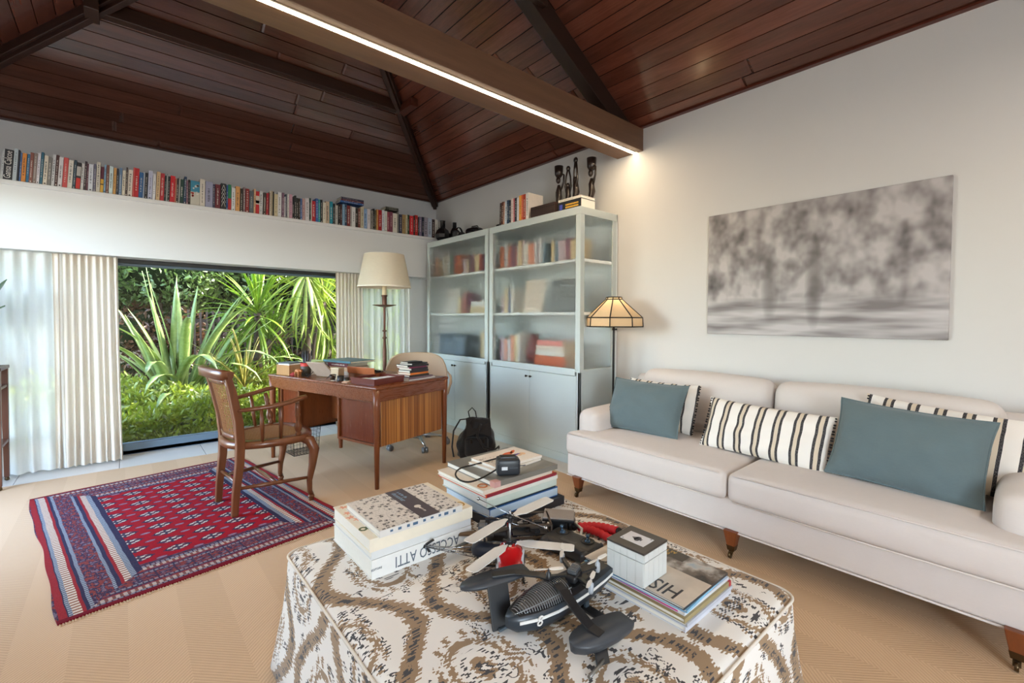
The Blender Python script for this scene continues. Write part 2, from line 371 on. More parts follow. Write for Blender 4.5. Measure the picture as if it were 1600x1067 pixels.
# ================================================================ FURNITURE
# ---- curtains
def fabric(name,c,rough=.9,weave=220,st=.15,sheen=.2,amt=.06):
    m,nt,b=newmat(name); x,y,z=coord(nt); n=noise(nt,vec(nt,x*1.0,y*1.0,z*1.0),9,3)
    sx=(x*weave*6.28).sin()*.5+(z*weave*6.28).sin()*.5+(y*weave*6.28).sin()*.5
    sl=noise(nt,vec(nt,x*40,y*40,z*300),1,2)
    nt.links.new(mix(nt,n*.6+sl*.4,vary(lin(c),1-amt),vary(lin(c),1+amt)),b.inputs['Base Color'])
    b.inputs['Roughness'].default_value=rough; b.inputs['Sheen Weight'].default_value=sheen; b.inputs['Specular IOR Level'].default_value=.2
    bump(nt,b,sx*.3+sl,st,.001); return m
def curtain_mat(name,c,tr,clear):
    m=bpy.data.materials.new(name); m.use_nodes=True; nt=m.node_tree; nt.nodes.clear(); o=nt.nodes.new('ShaderNodeOutputMaterial')
    d=nt.nodes.new('ShaderNodeBsdfDiffuse'); t=nt.nodes.new('ShaderNodeBsdfTranslucent'); p=nt.nodes.new('ShaderNodeBsdfTransparent')
    x,y,z=coord(nt); n=noise(nt,vec(nt,x*300.0,y*300.0,z*25.0),1,2); col=mix(nt,n,vary(lin(c),.93),vary(lin(c),1.03))
    nt.links.new(col,d.inputs[0]); nt.links.new(col,t.inputs[0])
    a=nt.nodes.new('ShaderNodeMixShader'); a.inputs[0].default_value=tr; nt.links.new(d.outputs[0],a.inputs[1]); nt.links.new(t.outputs[0],a.inputs[2])
    q=nt.nodes.new('ShaderNodeMixShader'); q.inputs[0].default_value=clear; nt.links.new(a.outputs[0],q.inputs[1]); nt.links.new(p.outputs[0],q.inputs[2])
    nt.links.new(q.outputs[0],o.inputs[0]); return m
m_sheer=curtain_mat('sheer_voile','#fbfbf9',.42,.2); m_linen=curtain_mat('linen_curtain','#e6dccf',.25,.02)
def curtain(x0,x1,y,folds,m,label,amp=.03,hem=.03,seed=1):
    q=random.Random(seed); ph=[q.uniform(-.5,.5) for _ in range(folds+2)]; am=[q.uniform(.55,1.25) for _ in range(folds+2)]
    def fn(u,v,off=0):
        z=.012+v*(1.765-.012); k=u*folds; i=int(k); f=k-i
        A=am[i]*(1-f)+am[i+1]*f
        w=math.sin(2*PI*k+ph[i]*(1-f)+ph[i+1]*f)*amp*A*(1-.35*v)
        x=x0+(x1-x0)*u+math.sin(2*PI*k*.5+1)*.008*(1-v)+(u-.5)*.03*(1-v)**2
        return (x,y+w+off,z)
    o=obj('curtain',MB().grid(lambda u,v:fn(u,v),folds*10,14),m); tag(o,label,'curtain')
    obj('hem',MB().grid(lambda u,v:fn(u,v*.13,.004),folds*10,2),m,o)
    obj('heading_tape',MB().grid(lambda u,v:fn(u,.965+v*.035,-.003),folds*10,1),m,o)
    return o
curtain(-1.15,-.36,5.215,9,m_sheer,'sheer white voile curtain beside the tall leafy plant stand',.028,seed=3)
curtain(-.42,-.02,5.20,9,m_linen,'off-white linen curtain with dense pleats left of the clear window',.026,seed=5)
curtain(1.84,2.16,5.21,8,m_linen,'off-white linen curtain between clear window and tall standard lamp',.024,seed=8)
curtain(2.08,2.79,5.235,9,m_sheer,'sheer white voile curtain behind the tall standard lamp',.026,seed=9)
# ---- display cabinets
m_cab=mat('#bac3c2',.42,n=4,amt=.03,name='grey_green_lacquer'); m_cabin=mat('#e6ebe9',.55,n=4,amt=.03)
m_knob=mat('#2b2724',.35,metal=.8)
def frosted():
    m,nt,b=newmat('frosted_cabinet_glass'); b.inputs['Base Color'].default_value=(.985,.995,.995,1); b.inputs['Transmission Weight'].default_value=1
    b.inputs['Roughness'].default_value=.6; b.inputs['IOR'].default_value=1.16; b.inputs['Specular IOR Level'].default_value=.5
    x,y,z=coord(nt); nt.links.new((noise(nt,vec(nt,x,y,z),300,1)*.04+.40).k,b.inputs['Roughness']); return m
m_frost=frosted()
XF,XB=2.885,3.385
def cabinet(y0,y1,label):
    c=thing('display_cabinet',label,'cabinet',(XF,(y0+y1)/2,0)); w=(y1-y0)/2; D=XB-XF
    B=lambda a,b: MB().box(a,b)
    zc,zt,ztop=.80,2.12,2.185
    obj('base',B((.02,-w+.01,0),(D,w-.01,.045)),m_cab,c)
    obj('back_panel',B((D-.012,-w,.045),(D,w,ztop)),m_cabin,c)
    obj('bottom_panel',B((.012,-w+.02,.045),(D-.012,w-.02,.065)),m_cab,c)
    for s in (-1,1): 
        a,b=(w-.02,w) if s>0 else (-w,-w+.02)
        obj('side_panel',B((.0,a,.045),(D-.012,b,zc)),m_cab,c,.002)
    obj('counter',B((0,-w,zc),(D-.012,w,zc+.022)),m_cab,c,.002)
    obj('top_panel',B((0,-w,zt),(D,w,ztop)),m_cab,c,.004)
    pw=.052
    for s in (-1,1):
        for xx in (0,D-.012-pw):
            a,b=(w-pw,w) if s>0 else (-w,-w+pw)
            obj('post',B((xx,a,zc+.022),(xx+pw,b,zt)),m_cab,c,.002)
        obj('stile',B((0,s*w-(.035 if s>0 else 0),.045),(.02,s*w+(0 if s>0 else .035),zc)),m_cab,c,.002)
    obj('bottom_rail',B((0,-w+.035,.045),(.02,w-.035,.082)),m_cab,c,.002)
    obj('counter_rail',B((-.002,-w+pw,zc-.03),(.018,w-pw,zc+.028)),m_cab,c,.002)
    for z in (1.285,1.735): obj('shelf',B((.035,-w+.012,z),(D-.014,w-.012,z+.024)),m_cabin,c,.002)
    for z in (1.285,1.735): obj('shelf_clip',B((.004,-w+.022,z-.004),(.034,-w+.058,z+.03)).box((.004,w-.058,z-.004),(.034,w-.022,z+.03)),m_cab,c)
    f=obj('glass_front',B((.012,-w+pw-.004,zc+.026),(.017,w-pw+.004,zt)),m_frost,c)
    for s in (-1,1):
        a=s*(w-.014); obj('glass_side',B((pw-.004,min(a,a+.005),zc+.022),(D-.012-pw+.004,max(a,a+.005),zt)),m_frost,c)
    for s in (-1,1):
        a,b=(.0015,w-.037) if s>0 else (-w+.037,-.0015)
        d=obj('door',B((-.001,a,.084),(.018,b,zc-.033)),m_cab,c,.002)
        k=MB().lathe([(.004,0),(.004,.012),(.010,.016),(.011,.022),(.008,.026)],14,M=Matrix.Translation((-.001,s*.028,zc-.085))@Euler((0,-PI/2,0)).to_matrix().to_4x4())
        obj('knob',k,m_knob,d)
    return c
cabinet(2.49,3.72,'tall grey-green frosted glass cabinet nearest the sofa, books and figurines on top')
cabinet(3.745,4.98,'tall grey-green frosted glass cabinet in the room corner, black vessels on top')
# ---- sofa
m_sofa=fabric('natural_linen_upholstery','#cfc6c0',.92,150,.25,.15,.05)
m_leg=wood('sofa_leg_wood','#5a2c14','#8a4a24','z',2,.35,.1); m_brass=mat('#5b4a34',.35,metal=.9)
sf=thing('sofa','long off-white linen sofa with two seat cushions below blurred grey picture','sofa',(2.40,1.055,0))
LY=1.145
obj('base',MB().rbox((.48,0,.225),(.93,2*LY,.185),.02,(0.004,0,0),4),m_sofa,sf)
obj('base_piping',MB().tube([(.012,-LY+.012,.136),(.012,LY-.012,.136),(.9,LY-.012,.136)],.005,6),m_sofa,sf)
obj('back_frame',MB().rbox((.90,0,.46),(.11,2*LY-.02,.68),.045,n=4),m_sofa,sf)
for s in (1,-1):
    arm=MB().rbox((.53,s*(LY-.095),.435),(.82,.19,.31),.06,(.01,.01,.012),5); obj('arm',arm,m_sofa,sf)
for a,b in ((0.0,LY-.005),(-LY+.005,0.0)):
    y0,y1=a,b
    inner=.195
    cush=MB().rbox((.40,(y0+y1)/2,.372),(.84,y1-y0-.006,.155),.04,(.012,.0,.022),9)
    # T shape: the part beside the arm narrows
    lim=LY-inner
    V=[]
    for (x,y,z) in cush.v:
        k=max(0,min(1,(x-.10)/.03))
        if y>lim: y=y-(y-lim)*k
        if y<-lim: y=y-(y+lim)*k
        V.append((x,y,z))
    cush.v=V
    o=obj('seat_cushion',cush,m_sofa,sf)
    yA,yB=y0+.008,y1-.008
    obj('piping',MB().tube([(-.016,yA+.03,.440),(-.026,(yA+yB)/2,.445),(-.016,yB-.03,.440)],.004,6).tube([(-.018,yA+.03,.303),(-.028,(yA+yB)/2,.303),(-.018,yB-.03,.303)],.004,6),m_sofa,o)
for (y0,y1,lean) in ((.035,.985,.0),(-.97,.035,.0)):
    b=MB().rbox((0,0,0),(.20,y1-y0-.01,.42),.075,(.045,.0,.022),8,M=T(.765,(y0+y1)/2,.645,0,0,.13))
    obj('back_cushion',b,m_sofa,sf)
for y in (1.035,-.025,-1.03):
    for x in (.02,.86):
        l=MB().frust((x,y,.062),(.020,.020),(x,y,.145),(.034,.034)); lo=obj('leg',l,m_leg,sf,.003)
        ca=MB().frust((x,y,.038),(.0165,.0165),(x,y,.066),(.0215,.0215)); ca.lathe([(.004,-.006),(.016,-.006),(.016,.006),(.004,.006)],14,M=T(x-.022,y,.017,0,PI/2,0))
        ca.bar((x,y,.040),(x-.024,y,.018),.022,.006); obj('caster',ca,m_brass,lo)
# ---- cushions
def pillow_mesh(w,h,t,n=26,ear=.02,seed=0):
    q=random.Random(seed); mb=MB(); wr=[(q.uniform(2,5),q.uniform(0,6),q.uniform(2,6),q.uniform(0,6)) for _ in range(4)]
    def P(u,v,s):
        a,b=2*u-1,2*v-1
        prof=(max(0,1-abs(a)**2.6)**.55)*(max(0,1-abs(b)**2.6)**.55)
        c=abs(a)**4*abs(b)**4
        edge=1-.045*(1-abs(b)**2)*abs(a)**3-.0*b; ed2=1-.05*(1-abs(a)**2)*abs(b)**3
        wz=sum(math.sin(f1*a*2+p1)*math.sin(f2*b*2+p2) for f1,p1,f2,p2 in wr)*.0035*prof
        return (a*w/2*edge*(1+c*ear),s*(t/2*prof+wz),b*h/2*ed2*(1+c*ear))
    for s in (1,-1):
        f=lambda u,v:P(u,v,s) if s<0 else P(1-u,v,s)
        mb.grid(f,n,n)
    return mb
def pipe_loop(w,h,r,ear=.02,n=20):
    pts=[]
    for k in range(4*n):
        e=k//n; f=(k%n)/n*2-1
        a,b=[(f,-1),(1,f),(-f,1),(-1,-f)][e]
        c=abs(a)**4*abs(b)**4
        ed=1-.045*(1-abs(b)**2)*abs(a)**3; e2=1-.05*(1-abs(a)**2)*abs(b)**3
        pts.append((a*w/2*ed*(1+c*ear),0,b*h/2*e2*(1+c*ear)))
    return MB().tube(pts+pts[:1],r,6,caps=False)
m_blue=fabric('washed_blue_linen','#5f6e71',.9,160,.3,.25,.12)
def striped():
    m,nt,b=newmat('striped_woven_cotton'); x,y,z=coord(nt)
    wob=noise(nt,vec(nt,x*3,y,z*14),1,1)*.006
    p=((x+wob+.055)/.098).fr(); d=(p-.5).ab()
    thr=noise(nt,vec(nt,x*500,y,z*120),1,1)
    dark=d.gt(.092)*d.lt(.225); beige=d.lt(.09)
    c=mix(nt,beige*.8,lin('#e6e0d8'),lin('#c9b79c')); c=mix(nt,dark*(thr*.5+.7).m('MULTIPLY',1.0,clamp=True),c,lin('#26242a'))
    nt.links.new(c,b.inputs['Base Color']); b.inputs['Roughness'].default_value=.95; b.inputs['Specular IOR Level'].default_value=.15
    bump(nt,b,dark+noise(nt,vec(nt,x*300,y*300,z*300),1,2)*.6,.35,.002); return m
m_str=striped(); m_dkthr=mat('#1f1d22',.9)
def pillow(kind,label,c,w,h,t,yaw,lean,rollz=0,seed=0):
    o=tag(obj('cushion',pillow_mesh(w,h,t,seed=seed),m_blue if kind=='blue' else m_str),label,'cushion')
    # local -y faces the room; x runs along the sofa
    o.rotation_mode='XYZ'; o.matrix_world=Matrix.Translation(c)@Matrix.Rotation(-PI/2+yaw,4,'Z')@Matrix.Rotation(-lean,4,'X')@Matrix.Rotation(rollz,4,'Y')
    if kind=='blue': obj('piping',pipe_loop(w,h,.0045),m_blue,o)
    else:
        tf=MB()
        for s in (1,-1):
            for k in range(9):
                z=(k-4)/4.4*h/2; x=s*(w/2*.965+.006)
                for dz in (-.007,.007): tf.ball((x,0,z+dz),(.008,.006,.0055),4)
        obj('tassel_trim',tf,m_dkthr,o,kind='stuff')
    return o
pillow('str','black striped white cushion peeking out behind dusty blue cushion near the floor lamp',(2.93,1.775,.635),.56,.34,.10,.0,.33,seed=2)
pillow('blue','dusty blue linen cushion against the sofa arm nearest the cabinets',(2.775,1.80,.635),.55,.37,.15,.10,.45,.02,seed=3)
pillow('str','long white lumbar cushion with black stripes, alone across the sofa middle',(2.80,1.03,.60),.68,.31,.13,.0,.42,.03,seed=4)
pillow('str','black striped white cushion leaning behind large blue cushion at the far sofa arm',(2.95,.305,.66),.60,.36,.11,.0,.33,.09,seed=5)
pillow('blue','large dusty blue linen cushion in front of striped one at right sofa end',(2.775,.40,.645),.56,.39,.16,-.02,.42,.06,seed=6)
# ---- picture above the sofa
def picture_mat():
    m,nt,b=newmat('blurred_monochrome_print'); x,y,z=coord(nt)
    n1=noise(nt,vec(nt,x,y*1.0,z*.8),9,2,.55); n2=noise(nt,vec(nt,x,y+7.0,z),3,1)
    f=n1*.75+n2*.45
    band=((z+.27).ab()*9.0).m('MULTIPLY',1.0,clamp=True)      # pale strip of ground
    low=z.lt(-.16)
    dark=ramp(nt,f,[(.36,lin('#3b3737')),(.52,lin('#878181')),(.72,lin('#bcb7b6'))])
    g=noise(nt,vec(nt,x,y*1.2,z*9.0),1.6,2); ground=ramp(nt,g,[(.35,lin('#7d7777')),(.62,lin('#c3bfbf'))])
    k=((z*-1.0-.17)*14.0+n1*1.2-.5).m('MULTIPLY',1.0,clamp=True)
    c=mix(nt,k,dark,ground)
    for (yc,zc,ry,rz) in ((.23,-.08,.055,.25),(-.03,-.10,.05,.27),(.10,.03,.05,.05)):
        e=(((y-yc)/ry)*((y-yc)/ry)+((z-zc)/rz)*((z-zc)/rz))+n1*.8-.4
        c=mix(nt,((e*-1.0+1.3)*.55).m('MULTIPLY',1.0,clamp=True),c,lin('#57514f'))
    nt.links.new(c,b.inputs['Base Color']); b.inputs['Roughness'].default_value=.6; return m
pc=thing('picture','wide unframed canvas with blurred grey monochrome print above the sofa','picture',(3.388,.985,1.585))
obj('canvas',MB().rbox((0,0,0),(.022,1.33,.885),.004,n=2),picture_mat(),pc)
obj('hanging_bracket',MB().box((.011,-.3,.30),(.0118,.3,.34)),m_knob,pc)
# ---- standard lamp behind the sofa arm, octagonal paper shade
m_black=mat('#1c1917',.45,metal=.4)
def shade_mat(c,tr=.5,glow=0):
    m=bpy.data.materials.new('shade_paper'); m.use_nodes=True; nt=m.node_tree; nt.nodes.clear(); o=nt.nodes.new('ShaderNodeOutputMaterial')
    d=nt.nodes.new('ShaderNodeBsdfDiffuse'); t=nt.nodes.new('ShaderNodeBsdfTranslucent'); x,y,z=coord(nt)
    n=noise(nt,vec(nt,x*30.0,y*30.0,z*120.0),1,3); col=mix(nt,n,vary(lin(c),.93),vary(lin(c),1.03)); nt.links.new(col,d.inputs[0]); nt.links.new(col,t.inputs[0])
    a=nt.nodes.new('ShaderNodeMixShader'); a.inputs[0].default_value=tr; nt.links.new(d.outputs[0],a.inputs[1]); nt.links.new(t.outputs[0],a.inputs[2]); nt.links.new(a.outputs[0],o.inputs[0]); return m
l2=thing('floor_lamp','slim black floor lamp with black edged octagonal cream shade between cabinet and sofa','lamp',(3.135,2.335,0))
obj('base',MB().lathe([(.135,0),(.135,.012),(.03,.024),(.012,.04)],28),m_black,l2)
obj('pole',MB().lathe([(.0085,.03),(.0085,1.19),(.006,1.2),(.006,1.40)],14),m_black,l2)
obj('switch',MB().lathe([(.004,0),(.004,.02),(.008,.022),(.008,.03)],10,M=T(0,0,1.165,0,PI/2,0)).lathe([(.013,1.155),(.013,1.175)],12),m_black,l2)
def oct_(r,z): return [(r*math.cos(PI/8+k*PI/4+.12),r*math.sin(PI/8+k*PI/4+.12),z) for k in range(8)]
zz=[(.062,1.432),(.065,1.415),(.232,1.262),(.236,1.188)]
sh=obj('lamp_shade',MB().loft([oct_(r,z) for r,z in zz],False,False),shade_mat('#ead2ae',.45),l2)
tr=MB(); rg=[oct_(r+.001,z) for r,z in zz]
for q in rg: tr.tube(q+q[:1],.0052,5,caps=False)
for k in range(8): tr.tube([q[k] for q in rg],.0048,5)
obj('shade_trim',tr,m_black,sh)
obj('bulb',MB().ball((0,0,1.30),.03,8),mat('#f4ead8',.3),l2)
ll=bpy.data.lights.new('lamp_light','POINT'); ll.energy=1.1; ll.color=(1,.72,.42); ll.shadow_soft_size=.03; lo=bpy.data.objects.new('lamp_light',ll); COL.objects.link(lo); lo.location=(3.135,2.335,1.36); lo['kind']='helper'
# ---- tall candlestick lamp beside the desk
m_bronze=mat('#6b4a3c',.45,metal=.5,n=30,amt=.2)
l1=thing('floor_lamp','tall bronze standard lamp with large cream drum shade behind the desk','lamp',(2.19,4.70,0))
obj('base',MB().lathe([(.15,0),(.15,.014),(.10,.03),(.04,.05),(.018,.09)],28),m_bronze,l1)
obj('pole',MB().lathe([(.017,.08),(.021,.5),(.021,.9),(.014,1.02),(.024,1.03),(.024,1.04),(.014,1.05),(.012,1.1),(.024,1.108),(.024,1.115),(.012,1.122),(.014,1.36),(.020,1.375)],18),m_bronze,l1)
obj('drip_tray',MB().lathe([(.02,1.372),(.05,1.375),(.125,1.392),(.128,1.397),(.05,1.39),(.03,1.392)],28),m_bronze,l1)
obj('candle_cup',MB().lathe([(.030,1.385),(.026,1.40),(.026,1.485),(.033,1.492),(.033,1.502),(.026,1.505)],20),m_bronze,l1)
obj('candle_sleeve',MB().lathe([(.025,1.50),(.025,1.62)],18),mat('#e3cfa9',.6),l1)
sh=obj('lamp_shade',MB().lathe([(.285,1.588),(.284,1.592),(.213,1.945)],48,caps=False),shade_mat('#f1e4cf',.35),l1)
obj('shade_hem',MB().lathe([(.286,1.586),(.286,1.602),(.283,1.602),(.283,1.586)],48,caps=False).lathe([(.2145,1.936),(.2135,1.946),(.211,1.946),(.2115,1.936)],48,caps=False),mat('#efe6d6',.8),sh)
cdm=MB().tube([(.02,-.01,1.37),(.036,-.01,1.25),(.022,-.01,1.08),(.034,-.01,.95),(.05,-.01,.7),(.03,-.01,.3),(.06,-.02,.05)],.0028,6); obj('cord',cdm,mat('#5a4a40',.6),l1)
# ---- desk
m_ward=wood('teak_desk_wood','#4c2410','#8c4c24','x',1,.28,.08,.2); m_wardz=wood('teak_desk_upright','#4c2410','#8e4e26','z',1,.30,.1,.15)
def zebra():
    m,nt,b=newmat('striped_end_panel'); x,y,z=coord(nt)
    g=noise(nt,vec(nt,x*120.0,y*120.0,z*.6),1,3,.6); g2=noise(nt,vec(nt,x*22.0,y*22.0,z*.3),1,2)
    nt.links.new(ramp(nt,g*.7+g2*.4,[(.40,lin('#5a2f14')),(.54,lin('#965c2a')),(.70,lin('#c48a48'))]),b.inputs['Base Color']); b.inputs['Roughness'].default_value=.33; return m
m_zebra=zebra()
DA=.285
dk=thing('desk','mid-century teak writing desk with hanging drawer pedestals, stacked with papers','desk',(1.378,3.10,0),DA)
DW,DL=.79,1.43
def dl(x,y): return (x,y)   # local: x across the end, y along the length
tp=obj('desk_top',MB().rbox((DW/2,DL/2,.7375),(DW,DL,.025),.010,n=2),m_ward,dk)
ap=MB().box((.006,.02,.640),(.026,DL-.02,.727)); obj('apron',ap,m_ward,dk,.003)
for a,b in (((.02,.006,.640),(DW-.02,.026,.727)),((.02,DL-.026,.640),(DW-.02,DL-.006,.727)),((DW-.026,.02,.640),(DW-.006,DL-.02,.727))): obj('apron',MB().box(a,b),m_ward,dk,.003)
for (x,y) in ((.028,.028),(DW-.028,.028),(.028,DL-.028),(DW-.028,DL-.028)):
    rings=[]
    for z,w in ((0,.016),(.30,.021),(.60,.026),(.728,.028)): rings.append([(x+w*math.cos(a),y+w*math.sin(a),z) for a in [PI/16+k*PI/8 for k in range(16)]])
    obj('leg',MB().loft(rings,True),m_wardz,dk)
# end panels and pedestals hanging under the top
obj('end_panel',MB().box((.075,.030,.30),(DW-.06,.044,.645)),m_zebra,dk,.002)
obj('end_panel',MB().box((.075,DL-.044,.30),(DW-.06,DL-.030,.645)),m_zebra,dk,.002)
def pedestal(y0,y1):
    p=obj('pedestal',MB().box((.10,y0,.285),(.118,y1,.635)).box((.10,y0,.285),(DW-.07,y0+.016,.635)).box((.10,y1-.016,.285),(DW-.07,y1,.635)).box((.10,y0,.285),(DW-.07,y1,.301)),m_wardz,dk,.002)
    fr=MB().box((.078,y0+.0,.285),(.104,y0+.020,.630)).box((.078,y1-.020,.285),(.104,y1,.630)).box((.078,y0+.020,.285),(.104,y1-.020,.303)).box((.072,y0-.004,.614),(.104,y1+.004,.628))
    obj('pedestal_frame',fr,m_wardz,p,.002)
    obj('pedestal_panel',MB().box((.096,y0+.024,.305),(.102,y1-.024,.618)),wood('pedestal_veneer','#481c0e','#83401f','z',1,.25,.1,.3),p)
    for i in range(3): 
        d=MB().box((DW-.07,y0+.004,.29+i*.116),(DW-.052,y1-.004,.40+i*.116)); obj('drawer_front',d,m_ward,p,.002)
pedestal(.074,.555); pedestal(1.08,DL-.058)
for (x,y) in ((.10,.542),(.10,1.092)):
    obj('pedestal_foot',MB().frust((x,y,.205),(.010,.010),(x,y,.29),(.013,.013)),m_wardz,dk,.002)
obj('modesty_panel',MB().box((.40,.555,.33),(.416,1.08,.64)),m_wardz,dk)
# ---- cane armchair
m_ch=wood('walnut_chair_wood','#4a2713','#7d4826','z',1.2,.32,.1,.2); m_cane=mat('#8f6238',.55,n=60,amt=.2)
CA=math.radians(6.5)
ch=thing('armchair','walnut armchair with cane back and curved arms standing on the red rug','chair',(.729,3.453,.006),CA)
rl=[]
for s in (1,-1):
    pts=[(-.235,s*.172,.0),(-.225,s*.173,.15),(-.205,s*.176,.32),(-.20,s*.178,.45),(-.212,s*.195,.60),(-.248,s*.215,.78),(-.275,s*.225,.885)]
    m=MB()
    rings=[]
    for (x,y,z),w in zip(pts,(.019,.021,.024,.025,.023,.021,.018)): rings.append([(x+a*w,y+b*w*.85,z) for a,b in ((-1,-1),(1,-1),(1,1),(-1,1))])
    obj('rear_leg',MB().loft(rings),m_ch,ch,.005,2)
    fp=[(.165,s*.215,.43),(.205,s*.245,.41),(.228,s*.262,.35),(.215,s*.258,.24),(.196,s*.255,.14),(.195,s*.262,.07),(.202,s*.266,.045)]
    l=obj('front_leg',MB().tube(fp,[.030,.036,.034,.025,.019,.016,.017],10),m_ch,ch)
    obj('foot_cap',MB().lathe([(.010,.0),(.016,.008),(.016,.02),(.021,.026),(.021,.036),(.015,.045)],12,(.202,s*.266,0)),m_ch,l)
def seat_outline(o=0,n=40):
    pts=[]
    for k in range(n):
        a=2*PI*k/n; c,q=math.cos(a),math.sin(a)
        rx=.245+o; ry=(.275+o)
        x=math.copysign(abs(c)**.8,c)*rx; y=math.copysign(abs(q)**.75,q)*ry
        y*=1-.24*(1-(x/rx+1)/2)**1.3
        pts.append((x+.01,y))
    return pts
oO,oI=seat_outline(.02),seat_outline(-.045)
rim=MB(); n=len(oO)
rim.loft([[(x,y,.415) for x,y in oI],[(x,y,.415) for x,y in oO],[(x*1.015,y*1.015,.435) for x,y in oO],[(x,y,.458) for x,y in oO],[(x,y,.458) for x,y in oI],[(x,y,.415) for x,y in oI]],True,False)
obj('seat_rim',rim,m_ch,ch,0)
obj('seat_pad',MB().loft([[(x*.99,y*.99,.405) for x,y in oI],[(x*.99,y*.99,.428) for x,y in oI]]),mat('#c9bda9',.9),ch)
def inside(x,y):
    c=False
    for i in range(n):
        (x1,y1),(x2,y2)=oI[i],oI[(i+1)%n]
        if (y1>y)!=(y2>y) and x<(x2-x1)*(y-y1)/(y2-y1)+x1: c=not c
    return c
cs=MB()
def seg(p,d,z):
    ts=[-.4+i*.004 for i in range(201)]; ins=[t for t in ts if inside(p[0]+d[0]*t,p[1]+d[1]*t)]
    if len(ins)>3: cs.bar((p[0]+d[0]*ins[0],p[1]+d[1]*ins[0],z),(p[0]+d[0]*ins[-1],p[1]+d[1]*ins[-1],z),.0042,.0016)
for i in range(-20,21):
    seg((i*.0135,0),(0,1),.449); seg((0,i*.0135),(1,0),.4505)
for i in range(-18,19):
    seg((i*.019,0),(.707,.707),.452); seg((i*.019,0),(.707,-.707),.4535)
obj('cane_seat',cs,m_cane,ch,kind='stuff')
# back: inner frame, cane, curved top rail with scrolled ends
def bk(u,v,d=0):
    "u across -1..1, v 0..1 up the back"
    z=.475+v*.385; t=(z-.45)/.435; x=-.20-.075*t**1.3+.0-.03*(1-u*u)*.9+d; y=u*(.150+.045*t); return (x,y,z)
fb=MB()
for u0,u1 in ((-1.0,-.90),(.90,1.0)):
    fb.loft([[bk(u0,v,-.012),bk(u1,v,-.012),bk(u1,v,.012),bk(u0,v,.012)] for v in [i/8 for i in range(9)]],True)
for v0,v1 in ((0,.07),(.93,1.0)):
    fb.loft([[bk(u,v0,-.012),bk(u,v1,-.012),bk(u,v1,.012),bk(u,v0,.012)] for u in [-.9+i*.18 for i in range(11)]],True)
obj('back_frame',fb,m_ch,ch)
cb=MB()
for i in range(15):
    u=-.9+i*1.8/14; 
    for o_ in (-.018,.018): cb.loft([[bk(u+o_-.008,v,0),bk(u+o_+.008,v,0),bk(u+o_+.008,v,.002),bk(u+o_-.008,v,.002)] for v in (.06,.3,.55,.8,.94)])
for i in range(20):
    v=.07+i*.86/19; cb.loft([[bk(u,v-.004,.001),bk(u,v+.004,.001),bk(u,v+.004,.003),bk(u,v-.004,.003)] for u in (-.92,-.5,0,.5,.92)])
for k in range(-8,16):
    for sg in (1,-1):
        pts=[(u,(k*.125+sg*(u)*.42)) for u in [-.9+i*.15 for i in range(13)]]; pts=[p for p in pts if .05<p[1]<.95]
        if len(pts)>1: cb.loft([[bk(u,v-.004,.002),bk(u,v+.004,.002),bk(u,v+.004,.004),bk(u,v-.004,.004)] for u,v in pts])
obj('cane_back',cb,m_cane,ch,kind='stuff')
rp=[]
for i in range(17):
    u=-1+i/8; y=u*.262; x=-.290-.055*(1-u*u)+(.02 if abs(u)>.9 else 0); z=.897+.012*(1-u*u)
    hh=.030 if abs(u)<.9 else .024; rp.append([(x-.014,y,z-hh),(x+.012,y,z-hh*.8),(x+.020,y,z+hh*.6),(x+.002,y,z+hh),(x-.018,y,z+hh*.7)])
obj('top_rail',MB().loft(rp,True),m_ch,ch)
for s in (1,-1):
    ap=[(-.225,s*.205,.668),(-.15,s*.240,.672),(-.05,s*.275,.680),(.05,s*.295,.695),(.12,s*.292,.712),(.165,s*.285,.718)]
    obj('arm',MB().tube(ap,[.016,.018,.019,.020,.021,.019],10,flat=.75),m_ch,ch)
    tp_=[(.0175,0),(.019,.02),(.013,.03),(.022,.05),(.024,.075),(.014,.10),(.012,.13),(.019,.15),(.014,.16),(.017,.19),(.012,.235)]
    a,b=Vector((.130,s*.245,.455)),Vector((.105,s*.292,.702)); q=(b-a).to_track_quat('Z','Y').to_matrix().to_4x4()
    obj('turned_post',MB().lathe(tp_,14,M=Matrix.Translation(a)@q),m_ch,ch)
    for fx,ty,tz in ((.02,.288,.682),(-.09,.262,.668)):
        obj('spindle',MB().tube([(fx,s*.238,.455),(fx-.006,s*(.238+ty)/2,.56),(fx-.012,s*ty,tz)],[.009,.014,.009],10),m_ch,ch)
    obj('side_stretcher',MB().tube([(-.222,s*.172,.17),(-.05,s*.205,.165),(.197,s*.254,.16)],[.010,.014,.010],10),m_ch,ch)
obj('cross_stretcher',MB().tube([(.0,.21,.166),(.0,.1,.166),(0,0,.166),(0,-.1,.166),(.0,-.21,.166)],[.008,.012,.014,.012,.008],10),m_ch,ch)
obj('rear_stretcher',MB().tube([(-.215,.17,.205),(-.215,-.17,.205)],.010,10),m_ch,ch)
